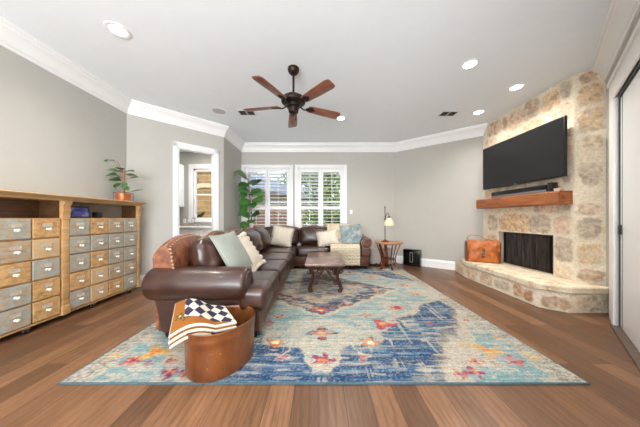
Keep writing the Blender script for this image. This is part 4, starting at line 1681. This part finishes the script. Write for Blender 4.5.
pillow('throw_pillow', 'plain sage green square pillow nearest the rolled arm', M['sage'], (-.955, 2.50, .755), (.84, -.16, .50), R(4), .47, .52, .14, ('piping', 0, 0), M['sage'])
pillow('throw_pillow', 'cream pillow with pompom edge tucked behind the sage green pillow', M['cream'], (-.905, 2.84, .72), (.82, -.08, .56), R(6), .42, .46, .12, ('pompom', 6, .036), M['cream'])
pillow('throw_pillow', 'cream fringed pillow in the corner of the sectional', M['cream'], (-.83, 5.02, .745), (.22, -.88, .40), R(-12), .44, .44, .14, ('fringe', 20, .03), M['cream'])
pillow('throw_pillow', 'wide cream fringed pillow lying against the blue pillow', M['cream'], (.20, 5.04, .70), (-.08, -.86, .45), R(10), .44, .34, .14, ('fringe', 20, .035), M['cream'])
pillow('throw_pillow', 'pale blue mottled square pillow by the far right arm', M['blue_pillow'], (.74, 5.06, .765), (.06, -.90, .42), R(4), .50, .50, .15, ('piping', 0, 0), M['blue_pillow'])

# chunky knit throw draped over back, seat and front
prof = [(5.688, .80), (5.686, .90), (5.66, .965), (5.57, .975), (5.50, .955), (5.36, .965), (5.24, .90), (5.17, .72), (5.14, .60), (5.08, .545), (5.0, .535), (4.90, .53), (4.845, .505), (4.832, .45), (4.842, .36), (4.850, .22), (4.852, .12)]
fine_p = []
for a, c in zip(prof[:-1], prof[1:]):
    for j in range(8):
        q = j / 8
        fine_p.append((a[0] + (c[0] - a[0]) * q, a[1] + (c[1] - a[1]) * q))
fine_p.append(prof[-1])
b = B()
nu = 110
vs = []
for i in range(nu + 1):
    u_ = i / nu
    row = []
    for j, (y, z) in enumerate(fine_p):
        tt = j / (len(fine_p) - 1)
        x0_ = .10 + .15 * min(1, tt * 1.6)
        x1_ = .62 + .27 * min(1, tt * 1.7)
        x = x0_ + (x1_ - x0_) * u_
        kx_ = abs(math.sin(x * PI / .040)) * .006 + abs(math.sin(j * PI / 4.4 + .5 * math.cos(x * 2 * PI / .08))) * .024
        a = fine_p[max(0, j - 1)]
        c = fine_p[min(len(fine_p) - 1, j + 1)]
        ty, tz = c[0] - a[0], c[1] - a[1]
        L_ = math.hypot(ty, tz)
        ny_, nz_ = tz / L_, -ty / L_
        row.append(b.v((x, y + ny_ * (.012 + kx_), z + nz_ * (.012 + kx_))))
    vs.append(row)
for i in range(nu):
    for j in range(len(fine_p) - 1):
        b.f([vs[i][j], vs[i + 1][j], vs[i + 1][j + 1], vs[i][j + 1]])
kt = obj('knit_throw', b, M['cream_knit'], smooth=80)
md = kt.modifiers.new('thickness', 'SOLIDIFY')
md.thickness = .012
md.offset = -1
tag(kt, 'chunky cream knit throw draped over the back section of the sofa', 'blanket')

# ================================================================== COFFEE TABLE
ct = thing('coffee_table', 'rectangular coffee table with a worn metal top and scrolled iron legs', 'coffee table', (.10, 3.95, 0))
tx0, tx1, ty0, ty1, tz = -.215, .405, 3.34, 4.55, .455


def top_mat():
    k = N('worn_pewter_top').set(0.3, 0.25, 0.6)
    v = k.coords()
    f = k.noise(v, 6, 5, 0.6)
    k.base(k.ramp(f, [(0.3, rgb(104, 78, 68)), (0.55, rgb(142, 118, 108)), (0.75, rgb(172, 156, 150))]))
    return k.m


obj('tabletop', B().box(tx0, tx1, ty0, ty1, tz - .035, tz, .006), top_mat(), ct)
obj('apron', B().box(tx0 + .03, tx1 - .03, ty0 + .03, ty1 - .03, tz - .055, tz - .035), M['rust_iron'], ct)


def spiral(c, r0, r1, turns, start, plane, sgn=1, n=28):
    pts = []
    for i in range(n + 1):
        t_ = i / n
        a = start + sgn * turns * 2 * PI * t_
        rr = r0 + (r1 - r0) * t_
        o = (rr * math.cos(a), rr * math.sin(a))
        pts.append((c[0] + o[0], c[1], c[2] + o[1]) if plane == 'x' else (c[0], c[1] + o[0], c[2] + o[1]))
    return pts


for ye in (ty0 + .08, ty1 - .08):
    for sx in (-1, 1):
        xl = (tx0 + tx1) / 2 + sx * .215
        b = B()
        pts = [(xl + sx * .03, ye, .40), (xl - sx * .02, ye, .33), (xl - sx * .03, ye, .25), (xl + sx * .005, ye, .14), (xl + sx * .03, ye, .06), (xl + sx * .01, ye, .028)]
        b.tube(pts, .018, 8, 1.0, [.028, .026, .023, .026, .030, .034])
        lg = obj('leg', b, M['rust_iron'], ct)
        b = B()
        b.tube(spiral((xl - sx * .055, ye, .35), .05, .012, 1.3, PI / 2 if sx > 0 else PI / 2, 'x', sx), .011, 6)
        b.tube(spiral((xl + sx * .03, ye, .32), .035, .010, 1.2, 0, 'x', sx), .011, 6)
        b.tube(spiral((xl - sx * .05, ye, .16), .04, .010, 1.2, PI if sx > 0 else 0, 'x', sx), .010, 6)
        obj('scroll', b, M['rust_iron'], lg)
        obj('foot', B().lathe([(0, .0135), (.032, .0135), (.036, .03), (.026, .05), (0, .055)], (xl + sx * .01, ye, 0), 14), M['rust_iron'], lg)
    b = B()
    xm = (tx0 + tx1) / 2
    b.tube([(xm - .20, ye, .13), (xm - .10, ye, .24), (xm - .02, ye, .35), (xm + .06, ye, .385)], .012, 6)
    b.tube([(xm + .20, ye, .13), (xm + .10, ye, .24), (xm + .02, ye, .35), (xm - .06, ye, .385)], .012, 6)
    for sx in (-1, 1):
        b.tube(spiral((xm + sx * .09, ye, .335), .045, .01, 1.4, PI / 2, 'x', sx), .011, 6)
    obj('scroll_brace', b, M['rust_iron'], ct)
b = B()
for xx in ((tx0 + tx1) / 2 - .215, (tx0 + tx1) / 2 + .215):
    b.tube([(xx, ty0 + .08, .30), (xx, ty0 + .4, .20), (xx, (ty0 + ty1) / 2, .17), (xx, ty1 - .4, .20), (xx, ty1 - .08, .30)], .009, 6)
    b.tube(spiral((xx, ty0 + .18, .34), .05, .01, 1.4, -PI / 2, 'y'), .008, 6)
    b.tube(spiral((xx, ty1 - .18, .34), .05, .01, 1.4, -PI / 2, 'y', -1), .008, 6)
obj('side_stretcher', b, M['rust_iron'], ct)

# ================================================================== SIDE TABLE + LAMP + SUBWOOFER + OTTOMAN
sx_, sy_ = 1.575, 5.03
RZ = .0135
st = thing('side_table', 'round wooden side table with curved wood and iron legs beside the sofa', 'side table', (sx_, sy_, 0))
obj('tabletop', B().lathe([(0, .575), (.29, .575), (.31, .585), (.313, .60), (.305, .61), (0, .61)], (sx_, sy_, 0), 40), M['sidetop'], st)
obj('shelf', B().lathe([(0, .215), (.135, .215), (.14, .225), (.135, .235), (0, .235)], (sx_, sy_, 0), 24), M['sidewood'], st)
for a in (205, 335, 90):
    dx_, dy_ = math.cos(R(a)), math.sin(R(a))
    sd = Vector((-dy_, dx_, 0))
    curve = [(.25, .575), (.235, .52), (.20, .42), (.165, .32), (.145, .23), (.15, .14), (.18, .07), (.215, .035), (.225, .017)]
    rings = []
    for i, (rr, z) in enumerate(curve):
        wd = .03 + .01 * (i / 8)
        t0_ = .013
        c = Vector((sx_ + dx_ * rr, sy_ + dy_ * rr, z))
        o = Vector((dx_, dy_, 0)) * t0_
        if i == len(curve) - 1:
            c.z = .016
        rings.append([c - sd * wd - o, c + sd * wd - o, c + sd * wd + o, c - sd * wd + o])
    obj('leg', B().loft(rings, True), M['sidewood'], st, smooth=35)
for a in (150, 30, 270):
    dx_, dy_ = math.cos(R(a)), math.sin(R(a))
    curve = [(.27, .575), (.25, .50), (.20, .38), (.165, .26), (.16, .16), (.19, .07), (.235, .03), (.275, .035), (.295, .065), (.28, .09), (.255, .085), (.25, .065)]
    obj('iron_leg', B().tube([(sx_ + dx_ * rr, sy_ + dy_ * rr, z) for rr, z in curve], .010, 8), M['rust_iron'], st)

lx, ly, lz = 1.505, 5.06, .61
lp = thing('table_lamp', 'bronze pharmacy table lamp with white glass shade on the round side table', 'lamp', (lx, ly, lz))
obj('base', B().lathe([(0, 0), (.085, 0), (.088, .008), (.075, .022), (.04, .032), (.018, .05), (.010, .07), (0, .07)], (lx, ly, lz), 28), plain('copper_bronze', rgb(120, 74, 42), 0.35, 0.6), lp)
obj('pole', B().tube([(lx, ly, lz + .05), (lx, ly, lz + .78)], .0085, 10).lathe([(0, .77), (.012, .775), (.014, .79), (.006, .81), (0, .812)], (lx, ly, lz), 10), M['iron'], lp)
obj('arm', B().tube([(lx, ly, lz + .52), (lx + .02, ly - .01, lz + .60), (lx + .045, ly - .015, lz + .66), (lx + .075, ly - .02, lz + .655), (lx + .085, ly - .02, lz + .60), (lx + .085, ly - .02, lz + .56)], .006, 8).box(lx - .014, lx + .014, ly - .014, ly + .014, lz + .505, lz + .535, .004), M['iron'], lp)
sh = obj('lamp_shade', B().lathe([(.022, .545), (.035, .54), (.075, .50), (.102, .445), (.112, .385), (.113, .37), (.108, .37), (.098, .44), (.07, .49), (.03, .53)], (lx + .085, ly - .02, lz), 32, ring=True), M['shade_lit'], lp)
obj('socket', B().lathe([(0, .53), (.022, .535), (.026, .56), (.016, .58), (0, .58)], (lx + .085, ly - .02, lz), 14), M['iron'], lp)

# subwoofer against the right-hand angled wall
dde = Vector((E_[0] - D_[0], E_[1] - D_[1], 0)).normalized()
nde = Vector((dde.y, -dde.x, 0))
if nde.y > 0:
    nde = -nde
p0 = Vector((D_[0], D_[1], 0)) + dde * .27 + nde * .12
m_ = Matrix((dde, -nde, Vector((0, 0, 1)))).transposed().to_4x4()
m_.translation = p0 + dde * .19
t = thing('subwoofer', 'black box subwoofer with an upright oval slot on the floor by the baseboard', 'speaker', tuple(m_.translation))
obj('cabinet', B(m_).box(-.195, .195, -.08, .08, .012, .40, .018, 3), M['black_gloss'], t)
b = B(m_)
ov = []
for i in range(32):
    a = 2 * PI * i / 32
    ov.append((.036 * math.cos(a) * (1 if True else 0), .125 * math.sin(a)))
rect = [(-.032, -.12), (.032, -.12), (.036, -.11), (.036, .11), (.032, .12), (-.032, .12), (-.036, .11), (-.036, -.11)]
inn = [(x * .62, z * .86) for x, z in rect]
vo = [b.v((x, -.083, .215 + z)) for x, z in rect]
vi = [b.v((x, -.083, .215 + z)) for x, z in inn]
vo2 = [b.v((x, -.079, .215 + z)) for x, z in rect]
vi2 = [b.v((x, -.079, .215 + z)) for x, z in inn]
for i in range(8):
    j = (i + 1) % 8
    b.f([vo[i], vo[j], vi[j], vi[i]])
    b.f([vo[i], vo2[i], vo2[j], vo[j]])
    b.f([vi[i], vi[j], vi2[j], vi2[i]])
obj('slot_rim', b, M['steel'], t)
for qx in (-.15, .15):
    for qy in (-.05, .05):
        obj('foot', B(m_).lathe([(0, 0), (.014, 0), (.016, .013), (0, .013)], (qx, qy, 0), 10), M['outsole'], t)

t = thing('ottoman', 'low grey-beige fabric ottoman between the sofa arm and side table', 'ottoman', (1.50, 5.44, 0))
obj('body', B().puff(1.24, 1.78, 5.36, 5.66, .03, .40, .03, (.004, .004, .008)), M['oat'], t)
obj('lid', B().puff(1.235, 1.785, 5.355, 5.665, .36, .425, .025, (.0, .0, .01)), M['oat'], t)
for x in (1.28, 1.74):
    for y in (5.40, 5.62):
        obj('foot', B().box(x - .02, x + .02, y - .02, y + .02, 0, .035), M['outsole'], t)

# ================================================================== TUB + BLANKET
bx, by, brot = -.775, 1.778, R(64)
ea, eb_ = .274, .224
tub = thing('copper_tub', 'oval aged copper tin tub on the rug beside the sofa arm', 'tub', (bx, by, .0135))


def oval(k, z, n=56):
    out = []
    for i in range(n):
        a = 2 * PI * i / n
        # superellipse, fuller ends
        cx_, sy2 = math.copysign(abs(math.cos(a)) ** .95, math.cos(a)), math.copysign(abs(math.sin(a)) ** .95, math.sin(a))
        x, y = ea * k * cx_, eb_ * k * sy2
        out.append((bx + x * math.cos(brot) - y * math.sin(brot), by + x * math.sin(brot) + y * math.cos(brot), z))
    return out


b = B()
b.loft([oval(.93, .0135), oval(.955, .018), oval(.965, .03), oval(.97, .10), oval(.985, .22), oval(.99, .262), oval(1.004, .268), oval(1.006, .30), oval(1.0, .332), oval(1.012, .337), oval(1.014, .345), oval(1.0, .349), oval(.985, .345),
        oval(.97, .327), oval(.95, .20), oval(.93, .03)], True)
obj('shell', b, M['tin'], tub, smooth=40)
b = B()
hp_ = oval(1.01, .29)
hp2 = hp_[50]
b.tube([(hp2[0] - .012, hp2[1] - .01, .325), (hp2[0] + .002, hp2[1] - .012, .315), (hp2[0] + .012, hp2[1] + .008, .325)], .006, 6)
obj('clasp', b, M['iron'], tub)

P00, P01, P10, P11 = Vector((-1.023, 1.504, .285)), Vector((-1.225, 1.89, .375)), Vector((-.625, 1.70, .322)), Vector((-.825, 1.955, .345))
bl_b = B()
bl_c = []
ORB, CRM, NVY, GRN = L3(142, 88, 42), L3(204, 196, 180), L3(52, 50, 70), L3(62, 78, 46)


def bl_pt(s, t_):
    p = (P00 * (1 - s) + P10 * s) * (1 - t_) + (P01 * (1 - s) + P11 * s) * t_
    # bows over the rim, droops at the overhanging left side and sags inside
    p.z += .045 * math.sin(PI * min(1, s * 1.5)) * (1 if s < .67 else .6) - .02 * s * s
    return p


def bl_layer(zoff, s0_, s1_, t0_, t1_, th, top):
    ns, ntt = 110, 90
    prof_r = 6
    idx = {}
    for side in (0, 1):
        for i in range(ns + 1):
            for j in range(ntt + 1):
                s = s0_ + (s1_ - s0_) * i / ns
                t2 = t0_ + (t1_ - t0_) * j / ntt
                p = bl_pt(s, t2)
                es = min(i, ns - i) / ns * (s1_ - s0_) * .55
                et = min(j, ntt - j) / ntt * (t1_ - t0_) * .42
                e = min(es, et)
                rr = th / 2
                k = math.sqrt(max(0, 1 - (1 - min(1, e / rr)) ** 2))
                z = p.z + zoff + (rr * k if side == 0 else -rr * k)
                if side == 1 and (i in (0, ns) or j in (0, ntt)):
                    idx[side, i, j] = idx[0, i, j]
                    continue
                idx[side, i, j] = bl_b.v((p.x, p.y, z))
                # pattern
                c = ORB
                bs, bt = s, t2
                if side == 0 and top:
                    if bs > .20 and bt > .36 - .40 * (bs - .20):
                        d1 = (bs - .26) / .20 + bt / .34
                        d2_ = (bs - .26) / .20 - bt / .34
                        c = NVY if (math.floor(d1) + math.floor(d2_)) % 2 else CRM
                    else:
                        fxs, fts = (bs - .13) * .55, (bt - .42) * .42
                        r_2 = math.hypot(fxs, fts)
                        th2 = math.atan2(fts, fxs)
                        if r_2 < .05 * (.55 + .45 * math.cos(5 * th2)):
                            c = GRN
                        if r_2 < .010:
                            c = CRM
                        gx2, gt2 = (bs - .22) * .55, (bt - .30) * .42
                        r_3 = math.hypot(gx2, gt2)
                        if r_3 < .036 * (.5 + .5 * math.cos(3 * math.atan2(gt2, gx2))):
                            c = GRN
                if e < .0055:
                    c = CRM
                bl_c.append((*c, 1.0))
    for i in range(ns):
        for j in range(ntt):
            bl_b.f([idx[0, i, j], idx[0, i + 1, j], idx[0, i + 1, j + 1], idx[0, i, j + 1]])
            bl_b.f([idx[1, i, j], idx[1, i, j + 1], idx[1, i + 1, j + 1], idx[1, i + 1, j]])


bl_layer(.040, 0, 1, .03, 1, .026, True)
bl_layer(.013, .0, .99, -.02, .97, .026, False)
bl_layer(-.014, .02, .6, -.05, .9, .026, False)
bo = obj('folded_blanket', bl_b, M['blanket'], smooth=70, cols=bl_c)
tag(bo, 'folded caramel blanket with navy and cream diamonds lying over the copper tub', 'blanket')

# ================================================================== CEILING FAN
hx, hy = -.325, 2.82
zb_ = 2.575
fan = thing('ceiling_fan', 'five-blade bronze ceiling fan with mahogany blades hanging from the ceiling', 'ceiling fan', (hx, hy, CEIL))
obj('canopy', B().lathe([(0, CEIL), (.072, CEIL), (.074, CEIL - .015), (.066, CEIL - .045), (.04, CEIL - .075), (.018, CEIL - .08), (0, CEIL - .08)], (hx, hy, 0), 28), M['iron'], fan)
obj('downrod', B().tube([(hx, hy, CEIL - .07), (hx, hy, 2.70)], .014, 12), M['iron'], fan)
obj('motor_housing', B().lathe([(0, 2.735), (.03, 2.73), (.045, 2.71), (.10, 2.695), (.145, 2.665), (.155, 2.635), (.15, 2.615), (.12, 2.60), (.085, 2.59), (.085, 2.555), (0, 2.55)], (hx, hy, 0), 36), M['iron'], fan)
obj('switch_housing', B().lathe([(0, 2.56), (.062, 2.555), (.066, 2.52), (.06, 2.49), (.04, 2.475), (.012, 2.468), (.01, 2.45), (0, 2.448)], (hx, hy, 0), 28), M['iron'], fan)
for k in range(5):
    a = R(241.7 + 72 * k)
    ml = Matrix.Translation((hx, hy, zb_)) @ Matrix.Rotation(a, 4, 'Z')
    mbl = ml @ Matrix.Translation((.2, 0, 0)) @ Matrix.Rotation(R(-13), 4, 'X')
    b = B(mbl)
    out = [(0, -.045), (.02, -.055), (.25, -.066), (.42, -.07), (.455, -.062), (.47, -.045), (.47, .045), (.455, .062), (.42, .07), (.25, .066), (.02, .055), (0, .045)]
    b.prism(out, -.004, .004, .002)
    bld = obj('blade', b, M['blade'], fan)
    b = B(ml)
    b.tube([(.09, 0, .005), (.14, 0, -.022), (.185, 0, -.02), (.22, 0, -.008)], .012, 8, .6)
    b2m = mbl
    b.m = b2m
    b.prism([(.0, -.03), (.05, -.045), (.085, -.02), (.10, 0), (.085, .02), (.05, .045), (.0, .03), (-.03, .014), (-.03, -.014)], -.011, -.004, .001)
    for q in ((.03, -.025), (.03, .025), (.07, 0)):
        b.lathe([(0, -.016), (.006, -.015), (.008, -.011), (0, -.011)], (q[0], q[1], 0), 8)
    obj('blade_iron', b, M['iron'], fan)
b = B()
b.tube([(hx + .03, hy - .03, 2.49), (hx + .03, hy - .03, 2.40)], .0015, 5)
b.lathe([(0, -.02), (.006, -.012), (.006, .006), (.002, .012), (0, .012)], (hx + .03, hy - .03, 2.39), 8)
obj('pull_chain', b, M['iron'], fan)


# ================================================================== CEILING FIXTURES
def downlight(x, y, label, power=14):
    t = thing('recessed_light', label, 'ceiling light', (x, y, CEIL), 'recessed lights in the ceiling')
    obj('trim_ring', B().lathe([(.070, -.002), (.100, -.0005), (.105, -.004), (.103, -.009), (.085, -.012), (.072, -.008)], (x, y, CEIL), 36, ring=True), M['white'], t)
    obj('lens', B().lathe([(0, -.004), (.074, -.004), (.074, -.007), (0, -.0075)], (x, y, CEIL), 32), M['lamp_lens'], t)
    d_ = bpy.data.lights.new('downlight_beam', 'SPOT')
    d_.energy = power
    d_.spot_size = R(150)
    d_.spot_blend = 1.0
    d_.shadow_soft_size = .07
    d_.color = (1.0, .95, .87)
    o = bpy.data.objects.new('downlight_beam', d_)
    C.objects.link(o)
    o.parent = t
    o.location = (0, 0, -.03)
    return t


downlight(-2.03, 2.24, 'recessed ceiling light high above the pine drawer cabinet', 70)
downlight(1.86, 2.74, 'largest recessed ceiling light right of the fan, over the rug', 70)
downlight(2.86, 3.22, 'recessed ceiling light close in front of the television', 70)
downlight(2.86, 3.98, 'small recessed ceiling light by the far end of the chimney', 60)
downlight(.415, 4.22, 'recessed ceiling light showing at the tip of a fan blade', 100)
downlight(-2.03, .55, 'added out-of-view ceiling light over the near end of the cabinet', 45)  # added lamp above the view, extra light for the room
downlight(-.1, 1.0, 'added out-of-view ceiling light over the near edge of the rug', 100)  # added lamp above the view, brightens the sliding door


def vent(x, y, label):
    t = thing('air_vent', label, 'vent', (x, y, CEIL), 'ceiling air vents')
    w_, h_ = .15, .10
    b = B()
    b.box(x - w_, x + w_, y - h_, y - h_ + .018, CEIL - .008, CEIL).box(x - w_, x + w_, y + h_ - .018, y + h_, CEIL - .008, CEIL)
    b.box(x - w_, x - w_ + .018, y - h_, y + h_, CEIL - .008, CEIL).box(x + w_ - .018, x + w_, y - h_, y + h_, CEIL - .008, CEIL).box(x - .01, x + .01, y - h_, y + h_, CEIL - .008, CEIL)
    obj('frame', b, M['white'], t)
    obj('grille', B().box(x - w_ + .01, x + w_ - .01, y - h_ + .01, y + h_ - .01, CEIL - .003, CEIL), plain('vent_shadow', rgb(70, 66, 62), 0.8), t)  # dark sheet standing in for the shade behind the slats
    b = B()
    for i in range(8):
        yy = y - h_ + .03 + i * .02
        b.box(x - w_ + .018, x + w_ - .018, -.007, .007, -.0008, .0008, 0, 1, Matrix.Translation((0, yy, CEIL - .006)) @ Matrix.Rotation(R(35), 4, 'X'))
    obj('slats', b, plain('vent_slat', rgb(96, 92, 88), 0.5), t)
    return t


vent(-1.30, 4.0, 'dark slotted air vent in the ceiling left of the fan')
vent(2.35, 4.04, 'dark slotted air vent in the ceiling right of the fan')
t = thing('ceiling_speaker', 'round light grey speaker grille flush in the ceiling left of the fan', 'speaker', (-1.775, 3.94, CEIL))
obj('rim', B().lathe([(.112, -.001), (.122, -.001), (.122, -.006), (.112, -.007)], (-1.775, 3.94, CEIL), 36, ring=True), M['white'], t)
obj('grille', B().lathe([(0, -.001), (.113, -.001), (.113, -.005), (0, -.006)], (-1.775, 3.94, CEIL), 36), plain('grey_speaker_mesh', rgb(196, 196, 198), 0.7, nscale=150, var=.1), t)

# ================================================================== OUTSIDE
struct('ground', B().box(-16, 16, 6.62, 34, -.35, -.15), M['ground'], smooth=0)['kind'] = 'structure'


def foliage(b, c, rad, n, size, seed):
    rr = random.Random(seed)
    for _ in range(n):
        while True:
            p = Vector((rr.uniform(-1, 1), rr.uniform(-1, 1), rr.uniform(-1, 1)))
            if .35 < p.length < 1:
                break
        lump = 1 + .25 * mnoise.noise(p * 2.2 + Vector((seed, 0, 0)))
        q = Vector((c[0] + p.x * rad[0] * lump, c[1] + p.y * rad[1] * lump, c[2] + p.z * rad[2] * lump))
        a = Vector((rr.uniform(-1, 1), rr.uniform(-1, 1), rr.uniform(-1, 1))).normalized()
        n_ = (p.normalized() + a * .9).normalized()
        s = n_.cross(Vector((rr.uniform(-1, 1), rr.uniform(-1, 1), rr.uniform(-1, 1)))).normalized()
        u = n_.cross(s)
        k = size * rr.uniform(.6, 1.3)
        b.f([b.v(q - s * k), b.v(q - u * k * .5), b.v(q + s * k), b.v(q + u * k * .5)])
    return b


def tree(x, y, h, rad, mat, label, seed, n=2600, size=.11):
    t = thing('tree', label, 'tree', (x, y, -.15), 'trees outside the back windows')
    b = B().tube([(x, y, -.15), (x + .06, y, h * .3), (x - .04, y, h * .6), (x, y, h * .85)], .12, 8, 1, [.14, .11, .08, .03])
    for q in range(5):
        a = q * 1.3 + seed
        b.tube([(x, y, h * (.3 + .1 * q)), (x + math.cos(a) * rad * .5, y + math.sin(a) * rad * .5, h * (.42 + .1 * q))], .04, 6, 1, [.045, .02])
    obj('trunk', b, M['bark'], t)
    b = B()
    for q in range(5):
        a = q * 2.4 + seed
        foliage(b, (x + .45 * rad * math.cos(a), y + .45 * rad * math.sin(a), h * (.25 + .16 * q)), (rad * .75, rad * .75, h * .2), n // 5, size, seed * 10 + q)
    obj('crown', b, mat, t, smooth=0)


tree(.55, 11.5, 5.2, 1.5, M['tree_a'], 'bushy light green tree behind the right shutter panel', 3)
tree(-.55, 21.0, 7.5, 2.2, M['tree_b'], 'mid green tree beyond the end of the neighbouring roof', 5, 3200, .14)
tree(4.6, 13.2, 6.0, 2.0, M['tree_b'], 'darker green tree at the right edge of the shutters', 8)
tree(-3.2, 26.0, 8.6, 1.7, M['tree_a'], 'distant tree rising above the neighbouring roof', 11, 2600, .15)
b = B()
foliage(b, (.6, 9.3, .2), (1.1, .5, .62), 1500, .08, 31)
tr = thing('shrub', 'low pale green shrub below the right shutters outside', 'shrub', (.6, 9.3, -.15))
obj('leaves', b, M['tree_a'], tr, smooth=0)
obj('stem', B().tube([(.6, 9.3, -.15), (.6, 9.3, .3)], .03, 6), M['bark'], tr)

hg = thing('hedge', 'dense green hedge closing the garden behind the right shutters', 'hedge', (1.6, 16.0, -.15))
b = B()
for q in range(7):
    foliage(b, (-.3 + q * .75, 16.0 + .2 * (q % 2), .95), (.75, .5, 1.35), 700, .13, 61 + q)
obj('leaves', b, M['tree_b'], hg, smooth=0)
b = B()
for q in range(7):
    b.tube([(-.3 + q * .75, 16.0, -.15), (-.3 + q * .75, 16.0, 1.0)], .05, 6)
obj('stems', b, M['bark'], hg)

# neighbouring house running away to the right
pA, pB = Vector((-5.2, 8.2, 0)), Vector((-.50, 17.9, 0))
dh = (pB - pA).normalized()
nh = Vector((dh.y, -dh.x, 0))            # towards us / right
Lh = (pB - pA).length
mh = Matrix((dh, -nh, Vector((0, 0, 1)))).transposed().to_4x4()
mh.translation = pA
hs = thing('house', 'neighbouring tan brick house with a grey shingle roof seen through the left shutters', 'house', tuple(pA))
obj('wall', B(mh).box(0, Lh - .35, .45, 7.0, -.2, 2.68), M['house_brick'], hs, smooth=0)
b = B(mh)
ring0 = [(-.4, 0, 2.72), (Lh, 0, 2.72), (Lh, 7.4, 2.72), (-.4, 7.4, 2.72)]
ring1 = [(3.3, 3.7, 4.9), (Lh - 3.7, 3.7, 4.9)]
v0 = [b.v(p) for p in ring0]
v1 = [b.v(p) for p in ring1]
b.f([v0[0], v0[1], v1[1], v1[0]])
b.f([v0[1], v0[2], v1[1]])
b.f([v0[2], v0[3], v1[0], v1[1]])
b.f([v0[3], v0[0], v1[0]])
b.f([v0[3], v0[2], v0[1], v0[0]])
rf = obj('roof', b, M['shingle'], hs, smooth=0)
obj('fascia', B(mh).box(-.4, Lh, -.03, 0.0, 2.60, 2.74).box(Lh, Lh + .03, 0, 7.4, 2.60, 2.74), plain('grey_fascia', rgb(110, 98, 92), 0.7), rf, smooth=0)
wn = obj('window', B(mh).box(3.4, 4.4, .42, .46, .9, 2.0), M['white'], hs, smooth=0)
obj('pane', B(mh).box(3.46, 4.34, .415, .425, .96, 1.94), M['black_gloss'], wn, smooth=0)

fe = thing('fence', 'low brown board fence standing outside below the left shutters', 'fence', (-1.75, 8.8, -.15))
b = B()
for i in range(14):
    b.box(-2.55, -.98, 8.79, 8.81, -.12 + i * .115, -.02 + i * .115, .003, 1)
obj('boards', b, M['fence'], fe, smooth=0)
for x in (-2.57, -1.78, -.96):
    obj('post', B().box(x - .04, x + .04, 8.81, 8.89, -.2, 1.52), M['fence'], fe)

gw = thing('garden_wall', 'tan stone wall with a pale arched band outside the kitchen window', 'wall', (-4.4, 8.9, -.15))
obj('stonework', B().box(-6.4, -3.0, 8.9, 9.2, -.2, 5.0), M['tan_stone'], gw, smooth=0)
b = B()
cxw = -4.55
for i in range(20):
    a0_, a1_ = PI * i / 20, PI * (i + 1) / 20
    q = []
    for yv in (8.86, 8.905):
        for a, rr in ((a0_, .78), (a1_, .78), (a1_, 1.0), (a0_, 1.0)):
            q.append(b.v((cxw + rr * math.cos(a), yv, 1.75 + rr * math.sin(a) * .8)))
    b.f(q[:4])
    b.f(q[4:][::-1])
    for k in range(4):
        b.f([q[k], q[(k + 1) % 4], q[4 + (k + 1) % 4], q[4 + k]])
obj('arch_band', b, M['stone_band'], gw, smooth=20)
obj('cornice_band', B().box(-6.4, -3.0, 8.85, 8.91, 2.98, 3.28), M['stone_band'], gw, smooth=0)
for i, (x, lab) in enumerate(((-3.85, 'left leafy plant under the kitchen window outside'), (-3.25, 'right leafy plant with yellow bloom under the kitchen window outside'))):
    t = thing('window_plant', lab, 'plant', (x, 7.05, -.15), 'plants under the kitchen window')
    b = B()
    rr = random.Random(50 + i)
    for q in range(60):
        a = rr.uniform(0, 2 * PI)
        leaf(b, (x + rr.uniform(-.12, .12), 7.05 + rr.uniform(-.1, .1), .98 + rr.uniform(0, .3)), (math.cos(a), math.sin(a), rr.uniform(.2, 1.2)), (0, 0, 1), .22, .07)
    obj('foliage', b, M['leaf'], t, smooth=60)
    obj('stem', B().tube([(x, 7.05, -.15), (x, 7.05, 1.0)], .02, 6), M['stem'], t)
    b = B()
    for q in range(9):
        b.lathe([(.0005, -.025), (.03, -.005), (.03, .01), (.0005, .025)], (x + rr.uniform(-.16, .16), 7.0 + rr.uniform(-.1, .05), 1.12 + rr.uniform(0, .16)), 8)
    obj('blooms', b, M['flower_yellow'], t)
